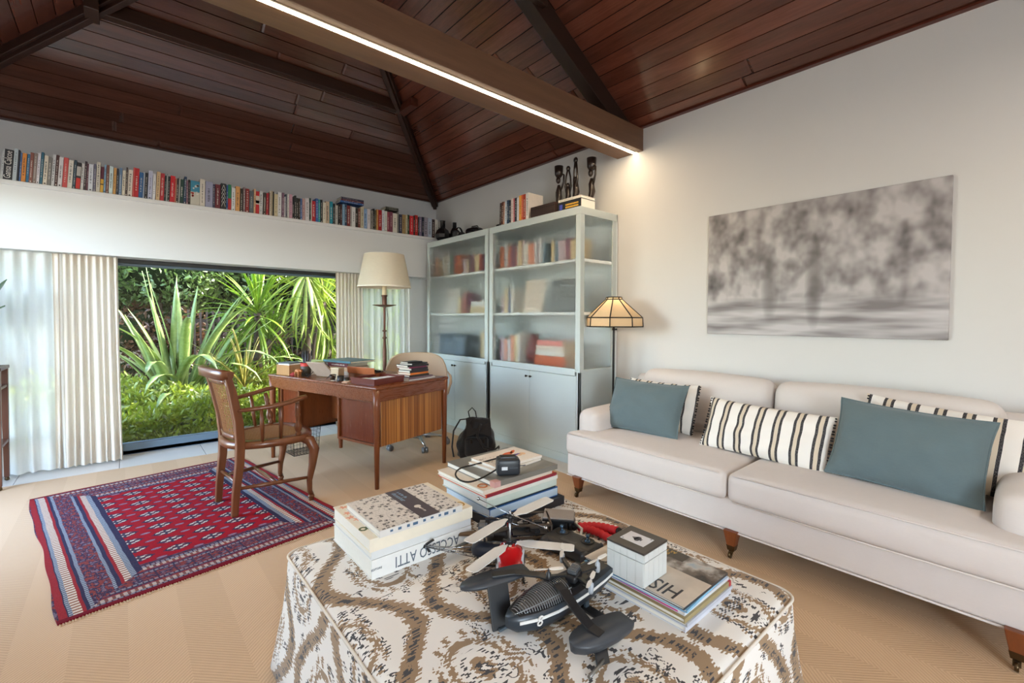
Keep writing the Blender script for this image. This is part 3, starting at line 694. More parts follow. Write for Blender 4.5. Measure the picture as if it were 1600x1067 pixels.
# ---- swivel office chair behind the desk
m_shell=mat('#b59c82',.55,n=8,amt=.05); m_alu=mat('#b8b8b6',.28,metal=.95)
oc=thing('office_chair','beige shell swivel chair with aluminium star base behind the desk','chair',(2.19,3.98,0),-2.05)
def backp(u,v,d=0):
    a=u*1.05; w=.30*(1-.35*max(0,v-.55)**2*2); x=-.20-.03*v+.12*(1-math.cos(a))*1.1+d; y=math.sin(a)*w/.86; z=.47+.42*v*(1-.16*abs(u)**3); return (x,y,z)
bs=MB().grid(lambda u,v:backp(2*u-1,v,0),16,10).grid(lambda u,v:backp(1-2*u,v,-.022),16,10)
ed=[backp(-1+2*i/16,1,-.011) for i in range(17)]; ed=[backp(-1,i/6,-.011) for i in range(6)]+ed+[backp(1,1-i/6,-.011) for i in range(1,7)]
bs.tube(ed,.0125,8)
obj('backrest',bs,m_shell,oc)
obj('seat',MB().rbox((.03,0,.455),(.46,.46,.055),.026,(0,0,.01),6),m_shell,oc)
for s in (1,-1): obj('armrest',MB().tube([(-.1,s*.24,.44),(.0,s*.30,.50),(.03,s*.33,.62),(-.02,s*.33,.675),(-.12,s*.315,.70)],[.016,.016,.016,.018,.014],8,flat=.6),m_shell,oc)
obj('column',MB().lathe([(.024,.10),(.024,.28),(.018,.29),(.018,.43),(.06,.44)],18),m_alu,oc)
obj('hub',MB().lathe([(.038,.075),(.042,.10),(.034,.135)],18),m_alu,oc)
for k in range(5):
    a=2*PI*k/5+.22; c,q=math.cos(a),math.sin(a)
    l=obj('base_arm',MB().tube([(c*.03,q*.03,.11),(c*.17,q*.17,.098),(c*.29,q*.29,.078)],[.024,.018,.012],8,flat=.7),m_alu,oc)
    w=MB().lathe([(.006,-.010),(.027,-.010),(.029,0),(.027,.010),(.006,.010)],16,M=T(c*.295-q*.016,q*.295+c*.016,.029,a,PI/2,0)).lathe([(.006,-.010),(.027,-.010),(.029,0),(.027,.010),(.006,.010)],16,M=T(c*.295+q*.016,q*.295-c*.016,.029,a,PI/2,0)); w.tube([(c*.295,q*.295,.03),(c*.295,q*.295,.075)],.008,8)
    obj('caster',w,mat('#77787a',.35,metal=.6),l)
# ---- wire basket under the desk
wb_=thing('wire_basket','square black wire waste basket on floor behind the cane armchair','basket',(1.255,4.47,0),.1)
wm=MB()
def corner(z,k): 
    w=.108+.022*z/.32; return [(-w,-w,z),(w,-w,z),(w,w,z),(-w,w,z)][k]
for z in (.003,.32): wm.tube([corner(z,k) for k in (0,1,2,3,0)],.0028,5)
obj('frame',MB().add(wm.v,wm.f,True),m_black,wb_)
gm=MB()
for k in range(4):
    for i in range(0,9):
        f=i/8; a=Vector(corner(.003,k)).lerp(Vector(corner(.003,(k+1)%4)),f); b=Vector(corner(.32,k)).lerp(Vector(corner(.32,(k+1)%4)),f); gm.tube([a,b],.0011 if 0<i<8 else .0024,4)
    for i in range(1,9):
        z=.32*i/9; gm.tube([corner(z,k),corner(z,(k+1)%4)],.0009,4)
for i in range(1,9):
    a=-.105+.21*i/9; gm.tube([(a,-.105,.003),(a,.105,.003)],.001,4); gm.tube([(-.105,a,.003),(.105,a,.003)],.001,4)
obj('mesh_sides',gm,m_black,wb_,kind='stuff')
# ---- rug
def rug_mat():
    m,nt,b=newmat('knotted_wool_rug'); x,y,z=coord(nt)
    Wd,Ln=1.30,1.92
    kn=noise(nt,vec(nt,x,y),170,2); kn2=noise(nt,vec(nt,x*1.0,y*3.0),60,2)
    x=x+(noise(nt,vec(nt,y*3.0,0.0),2,1)-.5)*.01
    ex=x.ab()*-1.0+Wd/2; ey=y.ab()*-1.0+Ln/2
    red=lin('#9c0c1e'); dred=lin('#6e0c1c'); navy=lin('#2c2a44'); cream=lin('#d6c8b6'); rust=lin('#8e3a2c')
    # field of guls
    pu,pv=.163,.127
    fx=(x/pu+.5); row=(y/pv).fl(); fy=(y/pv).fr()-.5
    gx=fx.fr()-.5
    r=((gx*pu/.056)*(gx*pu/.056)+(fy*pv/.036)*(fy*pv/.036)).sq()
    gx2=(fx+.5).fr()-.5; fy2=(y/pv+.5).fr()-.5
    r2=((gx2*pu/.030)*(gx2*pu/.030)+(fy2*pv/.014)*(fy2*pv/.014)).sq()
    cross=(gx.ab().lt(.035)).mx(fy.ab().lt(.05))
    seg=((gx*22.0).sin()*(fy*20.0).sin()).gt(.0)
    c=mix(nt,kn2*.45,red,dred)
    c=mix(nt,r.lt(1.0)*.95,c,navy)
    c=mix(nt,r.lt(.86)*seg*(kn*.9+.45).m('MULTIPLY',1.0,clamp=True),c,cream)
    c=mix(nt,r.lt(.86)*(1.0-seg)*.55,c,lin('#6d3d44'))
    c=mix(nt,cross*r.lt(1.15)*.9,c,navy)
    c=mix(nt,r2.lt(1.0)*.5,c,navy); c=mix(nt,r2.lt(.75)*(kn*1.2).m('MULTIPLY',1.0,clamp=True)*.8,c,lin('#9a93a6'))
    # borders
    def border(c,e,t,strong):
        base=mix(nt,kn2,navy,dred if strong<.5 else lin('#3c2742'))
        bc=base
        orn=noise(nt,vec(nt,t*28.0,e*60.0),1,3); bc=mix(nt,orn.gt(.53)*.75,bc,rust); bc=mix(nt,orn.lt(.42)*.7,bc,lin('#7c7080')); orn2=noise(nt,vec(nt,t*70.0,e*90.0),1,2); bc=mix(nt,orn2.gt(.56)*.6,bc,lin('#8a4a48'))
        rep=((t/.075).fr()-.5).ab()
        bc=mix(nt,rep.gt(.44)*.8,bc,navy)
        for lo,hi,kind in ((.285,.312,0),(.262,.285,2),(.235,.262,1),(.222,.235,3),(.205,.222,0),(.192,.205,2),(.098,.112,2),(.085,.098,0),(.073,.085,3),(.043,.073,1),(.030,.043,2),(.0,.026,3),(.026,.030,0)):
            k=e.gt(lo)*e.lt(hi)
            if kind==0: q=navy
            elif kind==1:
                q=mix(nt,((t/.026).fr()).gt(.55),cream,lin('#8a5a48'))
            elif kind==2:
                q=mix(nt,((t/.02).fr()).gt(.7),lin('#8f97a0'),navy)
            else: q=lin('#8f1f25')
            bc=mix(nt,k*strong,bc,q)
        return mix(nt,e.lt(.312),c,bc)
    c=border(c,ey,x,.55)
    # side borders win outside the diagonal corner
    sidec=border(c,ex,y,.95); k=ex.lt(ey+.06)*ex.lt(.312)
    c=mix(nt,k,c,sidec)
    c=mix(nt,ey.lt(.028),c,dred)
    wv=mix(nt,kn,(.62,.62,.62,1),(1.25,1.25,1.25,1)); mm=nt.nodes.new('ShaderNodeMix'); mm.data_type='RGBA'; mm.blend_type='MULTIPLY'; mm.inputs[0].default_value=1
    nt.links.new(c,mm.inputs[6]); nt.links.new(wv,mm.inputs[7]); nt.links.new(mm.outputs[2],b.inputs['Base Color'])
    b.inputs['Roughness'].default_value=.95; b.inputs['Specular IOR Level'].default_value=.15
    bump(nt,b,kn,.5,.003); return m
def rugf(u,v):
    x=(u-.5)*1.30; y=(v-.5)*1.92
    e=.006*math.sin(v*9+1)+.004*math.sin(v*23); f=.004*math.sin(u*11)
    return (x+e*(1 if u>.5 else -1)*abs(2*u-1)**3,y+f*abs(2*v-1)**3,.0075+.0012*math.sin(u*9+v*5)*math.sin(v*13))
rb=MB().grid(rugf,30,44).grid(lambda u,v:(rugf(1-u,v)[0],rugf(1-u,v)[1],.0008),30,44)
for q in ([(i/30,0) for i in range(31)],[(1,i/44) for i in range(45)],[(1-i/30,1) for i in range(31)],[(0,1-i/44) for i in range(45)]):
    rb.loft([[(rugf(*p)[0],rugf(*p)[1],.0008),rugf(*p)] for p in q],False,False,False)
rug=tag(obj('rug',rb,rug_mat()),'deep red knotted wool rug with rows of medallions under the cane armchair','rug')
rug.location=(.285,3.61,0); rug.rotation_euler=(0,0,.152)
fr_=MB()
for s in (1,-1):
    for i in range(130):
        x=-.65+1.3*i/129+R.uniform(-.002,.002); fr_.bar((x,s*.955,.003),(x+R.uniform(-.004,.004),s*(.972+R.uniform(0,.006)),.002),.004,.002)
obj('fringe',fr_,mat('#cdb598',.9),rug,kind='stuff')
# ---- plant stand at the left edge
m_st=wood('dark_stand_wood','#3a1c12','#65351f','z',1,.35,.1)
ps=thing('plant_stand','dark wooden plant stand with two shelves beside the sheer curtain','stand',(-.955,4.98,0))
for x in (-.27,.27):
    for y in (-.14,.14):
        l=obj('leg',MB().frust((x,y,.03),(.014,.014),(x,y,.86),(.020,.020)),m_st,ps,.002); obj('foot',MB().lathe([(.006,0),(.014,.006),(.014,.02),(.009,.032)],12,(x,y,0)),m_brass,l)
for z in (.30,.72): obj('shelf',MB().box((-.285,-.155,z),(.285,.155,z+.022)),m_st,ps,.003)
obj('top',MB().box((-.295,-.165,.86),(.295,.165,.885)),m_st,ps,.004)
pp=thing('potted_plant','potted plant with broad glossy green leaves on top of wooden plant stand','plant',(-.90,4.95,.885))
obj('pot',MB().lathe([(.075,0),(.105,.16),(.112,.165),(.112,.18),(.098,.18),(.09,.15)],24),mat('#d4d0c8',.4),pp)
obj('soil',MB().lathe([(.095,.15),(.095,.158)],20),mat('#2c2018',.9),pp)
m_pl=mat('#2f6b22',.35,n=14,amt=.25)
for (ax,ln,ti,sd) in ((.1,.34,.55,1),(-.5,.30,.7,2),(.7,.36,.35,3),(1.8,.3,.6,4),(2.8,.33,.5,5),(4.0,.3,.6,6),(-.15,.42,.18,7),(-.05,.46,.54,8),(.05,.36,.66,9)):
    c,q=math.cos(ax),math.sin(ax)
    def lf(u,v):
        t=v; out=.03+ln*math.sin(ti)*t; zz=.16+ln*1.5*math.cos(ti)*t-.22*t*t*ti; w=.085*math.sin(PI*min(1,max(0,(t-.35)/.65)))**.7+.004 if t>.35 else .004
        s=(2*u-1)*w; return (c*out-q*s,q*out+c*s,zz+abs(2*u-1)*.01)
    obj('leaf',MB().grid(lf,4,14),m_pl,pp)
# ================================================================ BOOKS AND SMALL THINGS
m_page=mat('#d9cfba',.8,n=90,amt=.08,name='page_edges')
m_pagew=mat('#dfdcd4',.75,n=90,amt=.05,name='white_page_edges')
def cover_mat(h): return mat('#'+h.strip('#'),.42,n=30,amt=.07)
def ordn(n): return str(n)+('th' if 10<n%100<14 else {1:'st',2:'nd',3:'rd'}.get(n%10,'th'))
def contrast(h):
    h=h.strip('#'); L=sum(int(h[i:i+2],16)*w for i,w in ((0,.3),(2,.59),(4,.11)))
    return '#2b2b30' if L>130 else '#d6d0c4'
def book(label,w,d,h,hexc,mtx,group=None,spine=None,pages=None,name='book',title=True,seed=0):
    """standing book: thickness w along x, spine at y=0 facing -y, depth d, height h; cover mesh with page block and title as parts"""
    t=min(.0028,w*.16); mb=MB()
    mb.box((0,0,0),(w,t,h)).box((0,t,0),(t,d,h)).box((w-t,t,0),(w,d,h))
    o=tag(obj(name,mb,cover_mat(hexc)),label,'book',group); o.matrix_world=mtx
    obj('page_block',MB().box((t,t,.003),(w-t,d-.004,h-.003)),pages or m_page,o)
    if title and w>.010:
        q=random.Random(seed); tm=MB(); z=h*q.uniform(.12,.3); zt=h*q.uniform(.7,.9); ww=w*q.uniform(.22,.42)
        while z<zt:
            l=q.uniform(.004,.012); tm.box((w/2-ww/2,-.0005,z),(w/2+ww/2*q.uniform(.3,1),.0004,min(z+l*.6,h*.97))); z+=l+q.choice((.001,.002,.008))
        if q.random()<.5 and w<.03: tm.box((w/2-ww/2,-.0005,h*.03),(w/2+ww/2,.0004,h*.07))
        obj('title',tm,mat(spine or contrast(hexc),.5),o,kind='stuff')
    return o
BK=[(-0.677,0.012,"c9cac8","white",0),(-0.665,0.046,"26262a","kk",1),(-0.618,0.023,"b9c4c8","pale blue",0),(-0.595,0.010,"22242c","black",0),(-0.584,0.012,"4a6a9a","blue",0),(-0.572,0.024,"d98a3c","orange",0),(-0.547,0.016,"2f6f94","teal blue",0),(-0.531,0.020,"8a5548","brown",0),(-0.511,0.020,"8a7a72","taupe",0),(-0.491,0.017,"dcd6da","white",0),(-0.473,0.016,"35697c","teal",0),(-0.456,0.024,"d8cfbc","cream",0),(-0.431,0.020,"7f7c76","grey",0),(-0.410,0.019,"d6d6d4","white",0),(-0.390,0.017,"4a2a28","dark brown",0),(-0.373,0.025,"d9d4d2","white",0),(-0.347,0.029,"c8504c","coral red",0),(-0.318,0.029,"ddd6c8","cream",0),(-0.288,0.017,"2e4654","dark teal",0),(-0.270,0.026,"2a2628","black",2),(-0.243,0.018,"d9d8d4","white",0),(-0.225,0.015,"3a2c32","dark plum",0),(-0.210,0.013,"5c3440","maroon",0),(-0.196,0.029,"d4d8de","white",0),(-0.166,0.016,"6c6a7c","grey violet",0),(-0.149,0.025,"cfc8b8","cream",0),(-0.123,0.020,"d8a83c","yellow",3),(-0.102,0.013,"86a8c0","light blue",0),(-0.088,0.018,"7a4e40","brown",0),(-0.069,0.025,"cfe0dc","pale green",0),(-0.043,0.019,"d09c58","tan orange",0),(-0.023,0.015,"2c3440","navy",0),(-0.007,0.020,"6a86a4","grey blue",0),(0.014,0.021,"dcd2bc","cream",0),(0.036,0.013,"4a3a34","dark brown",0),(0.050,0.031,"ddd3c4","cream",0),(0.082,0.009,"cf5a52","coral red",0),(0.091,0.033,"c8242a","red",0),(0.124,0.028,"2a5a8a","blue",0),(0.152,0.007,"c0ccd8","pale blue",0),(0.161,0.023,"23262c","black",0),(0.185,0.031,"b9bcd0","lavender",0),(0.218,0.021,"dcdcdc","white",0),(0.241,0.028,"cdae84","tan",0),(0.270,0.029,"b83038","red",0),(0.299,0.013,"26282a","black",0),(0.313,0.009,"9aa09c","grey",0),(0.322,0.017,"1f2024","black",0),(0.340,0.035,"c8202a","red",0),(0.376,0.008,"d88a6c","salmon",0),(0.384,0.017,"3a302e","dark brown",0),(0.402,0.009,"a8a8a0","grey",0),(0.411,0.028,"1f4238","dark green",0),(0.440,0.020,"26405c","dark blue",0),(0.461,0.014,"7a5664","mauve",0),(0.475,0.016,"201e1e","black",0),(0.492,0.070,"c9c3b4","picture",4),(0.563,0.041,"d6cebf","cream",0),(0.606,0.059,"9a9cb4","lavender grey",0),(0.666,0.017,"3c3a54","dark violet",0),(0.684,0.043,"6a2630","maroon",0),(0.729,0.044,"2a2c2e","black",5),(0.774,0.013,"28508a","blue",0),(0.789,0.027,"2c8a5c","green and red",6),(0.818,0.031,"dfe0de","white",0),(0.850,0.037,"d8a060","tan orange",0),(0.890,0.026,"3a3430","dark brown",0),(0.917,0.018,"8a7074","mauve",0),(0.936,0.031,"8a2a2c","dark red",0),(0.968,0.038,"5c6468","grey",0),(1.007,0.018,"dcb48c","peach",0),(1.025,0.032,"c2262c","red and cream",7),(1.058,0.031,"d2d2d0","white",0),(1.091,0.026,"4a403a","dark brown",0),(1.119,0.020,"b02a36","red",0),(1.139,0.009,"6c3038","maroon",0),(1.149,0.016,"d0c4ae","cream",0),(1.166,0.012,"b9aa8c","beige",0),(1.179,0.011,"2a2824","black",0),(1.191,0.034,"cfc09c","beige",0),(1.225,0.034,"dcdcde","white",0),(1.262,0.023,"7c5c70","mauve",0),(1.286,0.015,"d6d4d4","white",0),(1.301,0.013,"5c6470","grey",0),(1.316,0.017,"d8d4cc","white",0),(1.334,0.031,"c79aa8","pink",0),(1.366,0.020,"26282c","black",0),(1.387,0.019,"2a3032","black",0),(1.407,0.019,"30302e","black",0),(1.427,0.016,"3a3228","dark brown",0),(1.444,0.018,"4c70a8","blue",0),(1.464,0.028,"c4a09c","rose white",0),(1.494,0.040,"d6d2d2","white",0),(1.535,0.017,"24443c","dark green",0),(1.552,0.009,"d0ccc4","white",0),(1.562,0.039,"b82834","red",0),(1.602,0.026,"3a66a8","blue",0),(1.628,0.019,"2a9aa0","turquoise",0),(1.648,0.024,"26282c","black",0),(1.673,0.032,"dcd6c4","cream",0),(1.706,0.041,"c9b69c","beige",0),(1.749,0.032,"1f8a9c","turquoise",0),(1.782,0.027,"2c3234","black",0),(1.811,0.029,"b9b8b0","grey",0),(1.842,0.022,"2a2424","black",0),(1.865,0.021,"4c2c2c","dark brown",0),(1.887,0.026,"86aac4","light blue",0),(1.914,0.022,"28405c","dark blue",0),(1.938,0.035,"7a2c2e","dark red",0),(1.975,0.017,"a09c98","grey",0),(1.993,0.041,"d9d9d6","white",0),(2.034,0.033,"2a2624","black",0),(2.069,0.026,"7a4238","brown",0),(2.097,0.036,"c8bda0","cream",0),(2.134,0.039,"8eacd0","light blue",0),(2.175,0.035,"d8d0d0","white",0),(2.212,0.033,"8a8680","grey",0),(2.247,0.019,"262626","black",0),(2.267,0.019,"5c543c","olive",0),(2.288,0.022,"c89050","tan orange",0),(2.312,0.043,"a8202c","red",0),(2.357,0.033,"d0d4da","pale blue",0),(2.391,0.029,"dcdad2","white",0),(2.422,0.031,"9a4a58","rose",0),(2.454,0.038,"7a4050","mauve",0),(2.494,0.059,"dcd6c8","cream",0),(2.555,0.019,"8a8880","grey",0),(2.576,0.038,"30364c","navy",0),(2.616,0.051,"a88c5c","olive tan",0),(2.669,0.021,"c4bfa4","pale beige",0),(2.692,0.026,"2c4432","dark green",0),(2.720,0.049,"d02a34","red",0),(2.771,0.018,"30302c","black",0),(2.791,0.038,"b42a26","red",0),(2.831,0.016,"2c3a34","dark green",0),(2.849,0.036,"7c7088","grey violet",0),(2.888,0.029,"20283c","navy",0),(2.919,0.053,"96909c","grey mauve",0),(2.975,0.058,"b9c4d4","pale blue",0),(3.035,0.041,"3a2428","dark plum",0),(3.078,0.041,"d8d4cc","white",0),(3.121,0.043,"a8a4a0","grey",0),]
nb_=len(BK)
for i,(x,w,h,nm,k) in enumerate(BK):
    hgt=.238+R.uniform(-.024,.016); 
    if nm in('black','white') and w>.06: hgt=.25
    lean=math.radians(4.0 if x<-.2 else 3.0 if x<.45 else 1.6 if x<1.3 else .6)+R.uniform(-.004,.004)
    pn=BK[i-1][3] if i else None; nn=BK[i+1][3] if i<nb_-1 else None
    if pn and nn: lab='%s book on high ledge, %s from left, between %s and %s'%(nm,ordn(i+1),pn,nn)
    elif nn: lab='first white book on high ledge, at the far window end beside thick black one'
    else: lab='last grey book on high ledge, at the corner beside black vase'
    if k==1: lab='thick black book with white script on its spine, near window end of high ledge'
    if k==4: lab='widest book on high ledge, teal and red painting across its pale spine'
    if k==5: lab='thick black book with zigzag white lines on its spine on high ledge'
    if k==6: lab='half green half red book standing on high ledge beside thin blue one'
    if k==7: lab='red book with cream photo band across its spine on high ledge'
    if k==2: lab='black book with bright red lower half of spine on high ledge'
    if k==3: lab='yellow book with dark maroon upper half of spine on high ledge'
    d=R.uniform(.14,.19); fy=5.108+R.uniform(0,.012)
    w2=max(.009,w-.0015)
    M=Matrix.Translation((x,fy,2.2855))@Matrix.Rotation(lean,4,'Y')
    z0=math.sin(abs(lean))*w2; M=Matrix.Translation((0,0,z0))@M
    o=book(lab,w2,d,hgt,h,M,'books in the row on the high ledge',seed=i,title=k==0)
    P=lambda a,b,c_: obj('spine_band',MB().box((-.0003,-.0006,a*hgt),(w2+.0003,.0008,b*hgt)),mat(c_,.45,n=30),o)
    mwh=mat('#d8d4cc',.5)
    if k==1: text('Gansa Calcoe',.052,o,(w2/2,-.0008,hgt*.5),(PI/2,-PI/2,0),mwh,sx=.72)
    if k==2: P(.03,.42,'#c8322a'); P(.5,.85,'#b8b4ac'); 
    if k==3: P(.52,1,'#5a2030'); P(.30,.34,'#3a2a1c')
    if k==4:
        pm=MB()
        q=random.Random(4)
        P(.55,1.0,'#3a86a0')
        for j in range(9): 
            cx,cz=q.uniform(.012,w2-.012),hgt*q.uniform(.45,.9); pm.lathe([(.001,-.0003),(q.uniform(.006,.012),.0)],9,M=T(cx,-.0009,cz,0,PI/2,0))
        obj('picture_print',pm,mat('#e2e0d6',.5),o)
        pm=MB()
        for j in range(4): pm.lathe([(.001,-.0003),(q.uniform(.006,.010),.0)],8,M=T(q.uniform(.004,.02)+.004,-.0012,hgt*q.uniform(.34,.5),0,PI/2,0))
        obj('picture_print',pm,mat('#b8382c',.5),o)
    if k==5:
        zz_=MB()
        for j in range(5):
            a=hgt*(.1+.16*j); zz_.bar((.006,-.0006,a),(w2/2,-.0006,a+.05),.003,.0012,(0,1,0)); zz_.bar((w2/2,-.0006,a+.05),(w2-.006,-.0006,a),.003,.0012,(0,1,0))
        obj('spine_pattern',zz_,mwh,o)
    if k==6: P(0,.46,'#c22e36')
    if k==7: P(.42,.80,'#d2c4b4'); P(.47,.6,'#5c5450')
# books lying on top of the row
def flat(label,c,dims,rz,hexc,group=None,pages=None,spine=None,title=True,seed=0,spine_dir=None):
    "lying book: long side L along local x (spine on the -y side), width Wd along y, thickness t; c is the centre of its underside"
    L,Wd,t=dims
    M=Matrix.Translation(c)@Matrix.Rotation(rz,4,'Z')@Matrix.Translation((L/2,-Wd/2,0))@Matrix(((0,0,-1,0),(0,1,0,0),(1,0,0,0),(0,0,0,1)))
    return book(label,t,Wd,L,hexc,M,group,spine,pages,title=title,seed=seed)
for i,(L,t,c_,lb) in enumerate(((.27,.020,'#2f5fa0','blue book lying lowest in the pile of three on the ledge row'),(.262,.017,'#6a2a30','dark maroon book lying in the middle of the pile on the ledge row'),(.258,.022,'#3a3a52','slate book lying topmost in the pile of three on the ledge row'))):
    flat(lb,(2.005+i*.003,5.20,2.549+(0,.0205,.038)[i]),(L,.15,t),0,c_,'pile on the ledge row',seed=i)
for i,(L,t,c_,lb) in enumerate(((.17,.020,'#33352c','dark olive book lying lower of two on the ledge row near the corner'),(.165,.017,'#4a4c40','grey olive book lying upper of two on the ledge row near the corner'))):
    flat(lb,(2.49,5.19,2.548+i*.0205),(L,.14,t),0,c_,'pair on the ledge row',seed=i+7)
# ---- black vessels and tools of the corner cabinet top
m_blk=mat('#121114',.25,n=20,amt=.2,coat=.3)
zt=2.186
v=thing('vase','black faceted vase with narrow neck on corner cabinet beside the ledge books','vase',(3.0,4.80,zt),.2)
obj('body',MB().lathe([(.05,0),(.092,.05),(.098,.09),(.075,.14),(.036,.17)],9,sm=False),m_blk,v); obj('neck',MB().lathe([(.032,.165),(.030,.25),(.036,.258),(.028,.258),(.024,.2)],14),m_blk,v)
v=thing('vase','black narrow bottle standing behind black faceted vase on corner cabinet','vase',(3.12,4.72,zt)); obj('body',MB().lathe([(.045,0),(.06,.06),(.05,.14),(.026,.18)],16),m_blk,v); obj('neck',MB().lathe([(.026,.178),(.024,.235),(.028,.24)],12),m_blk,v)
v=thing('headphones','black over-ear headphones resting on top of the corner cabinet','headphones',(3.02,4.47,zt),.5)
obj('band',MB().tube([(.085*math.cos(a),0,.045+.085*math.sin(a)) for a in [PI*i/14 for i in range(15)]],[.012]*15,8,flat=.5),m_blk,v)
for s in (1,-1):
    c_=obj('ear_cup',MB().lathe([(.02,0),(.044,.004),(.046,.02),(.036,.032)],20,M=T(s*.066,0,.047,0,s*0,s*PI/2)),m_blk,v); obj('ear_pad',MB().lathe([(.03,-.016),(.044,-.014),(.046,-.004),(.03,0)],20,M=T(s*.066,0,.047,0,0,s*PI/2)),mat('#1d1b1c',.7),c_)
v=thing('camera_bag','small rounded black case behind headphones on the corner cabinet','case',(3.12,4.30,zt),.2)
obj('body',MB().rbox((0,0,.055),(.14,.20,.11),.04,(.01,0,.01),5),m_blk,v); obj('handle',MB().tube([(0,-.06,.11),(0,-.04,.135),(0,.04,.135),(0,.06,.11)],.007,6),m_blk,v)
v=thing('sunglasses_case','flat black case at the end of standing books on the nearer cabinet','case',(2.99,3.66,zt),.1); obj('body',MB().rbox((0,0,.02),(.07,.10,.04),.018,n=4),m_blk,v); obj('zip',MB().tube([(-.0355,-.04,.02),(-.0355,.04,.02)],.002,5),m_knob,v)
# ---- standing books on the nearer cabinet
y=3.615
row=[(.030,'#3a3030','black',.235),(.030,'#5c2f24','maroon',.240),(.022,'#c9a08a','beige',.23),(.036,'#cdd8e0','pale blue',.235),(.034,'#2d4560','navy',.24),(.030,'#2f3234','black',.235),(.034,'#e0d0c8','white',.245),(.020,'#c8606a','rose',.24),(.032,'#2c3238','dark',.24),(.030,'#d8dce0','white',.235),(.034,'#e8a44a','orange',.25),(.026,'#d8603a','red orange',.25),(.036,'#a8402c','brick red',.25),(.040,'#e6dcd2','cream',.255)]
for i,(w,c_,nm,h) in enumerate(row):
    M=Matrix.Translation((2.93,y,zt))@Matrix.Rotation(-PI/2,4,'Z')@Matrix.Rotation(.05 if i<4 else .0,4,'Y')
    nbr=row[i-1][2] if i else 'flat black case'
    book('%s book standing on nearer cabinet, %s of row, next after %s'%(nm,ordn(i+1),nbr),w-.001,.19,h,c_,Matrix.Translation((0,0,.002))@M,'standing books on the nearer cabinet',seed=i+60); y-=w+.0005
bx=thing('wooden_box','dark wooden box lying before the cream book on the nearer cabinet','box',(2.985,2.965,zt))
obj('body',MB().box((-.08,-.155,0),(.08,.155,.098)),wood('wenge','#1a100c','#4a332a','y',2,.5,.1),bx,.002); obj('lid_line',MB().box((-.0806,-.156,.07),(.0806,.156,.073)),m_black,bx)
o=flat('thick black book with yellow title lying on the nearer cabinet corner',(3.03,2.665,zt),(.265,.19,.085),-PI/2,'#26282c','books under the figurines',m_pagew,title=False)
for a,b in ((.045,.058),(.022,.036)):
    kk=MB()
    for i in range(9): kk.box((a,-.0012,.03+i*.0165),(b,.0002,.043+i*.0165))
    obj('title',kk,mat('#d8a83a',.5),o,kind='stuff')
obj('spine_emblem',MB().box((.018,-.0012,.212),(.062,.0002,.245)),mat('#4a52b0',.5),o)
flat('white paperback lying on thick black book under the dark figurines',(3.03,2.665,zt+.0855),(.262,.185,.022),-PI/2,'#ddd6c8','books under the figurines',m_pagew,seed=2)
# ---- carved dark wood figures
m_fig=wood('ebony','#120d0c','#33251f','z',4,.3,.15)
def figure(label,loc,h,kind,rz=0):
    f=thing('figurine',label,'figurine',loc,rz); s=h/.32; k_=.62
    body=[(0,.0,0),(.004,.0,.03),(-.006,.002,.08),(.006,0,.13),(.0,.0,.17),(.002,0,.20)]
    obj('body',MB().lathe([(.022*s,0),(.022*s,.012*s),(.014*s,.016*s)],14).tube([(a*s,b*s,c*s+.01) for a,b,c in body],[q*s*k_ for q in (.024,.030,.022,.030,.026,.014)],12),m_fig,f)
    if kind=='bowl':
        obj('head',MB().ball((-.006*s,0,.235*s),(.013*s,.015*s,.021*s),8),m_fig,f)
        obj('bowl',MB().lathe([(.014*s,.252*s),(.024*s,.268*s),(.027*s,.318*s),(.022*s,.318*s),(.018*s,.29*s)],18),m_fig,f)
        obj('arm',MB().tube([(0,-.014*s,.17*s),(0,-.034*s,.22*s),(0,-.036*s,.262*s),(0,-.02*s,.272*s)],[q*s*k_ for q in (.011,.009,.008,.007)],8),m_fig,f)
        obj('arm',MB().tube([(0,.014*s,.17*s),(.01*s,.022*s,.15*s),(.014*s,.018*s,.10*s)],[q*s*k_ for q in (.011,.009,.008)],8),m_fig,f)
    else:
        for q in (1,-1): obj('arm',MB().tube([(0,q*.010*s,.16*s),(0,q*.019*s,.20*s),(0,q*.014*s,.26*s),(0,q*.004*s,.305*s)],[z*s*k_ for z in (.012,.010,.009,.010)],8),m_fig,f)
        obj('head',MB().ball((.002*s,.002*s,.205*s),(.013*s,.013*s,.018*s),7),m_fig,f); obj('hands',MB().ball((0,0,.312*s),(.012*s,.014*s,.017*s),7),m_fig,f)
figure('dark carved figurine carrying a bowl, tallest at the wooden box end',(3.14,2.985,zt),.50,'bowl',.2)
figure('slim dark figurine with raised joined arms, next to the bowl carrier on its right',(3.15,2.875,zt),.465,'arms',.5)
figure('tall dark figurine with raised joined arms beside the outermost bowl carrier',(3.15,2.785,zt),.52,'arms',-.3)
figure('dark carved figurine carrying a bowl at the outer cabinet end near the ceiling beam',(3.24,2.675,zt),.52,'bowl',-.2)
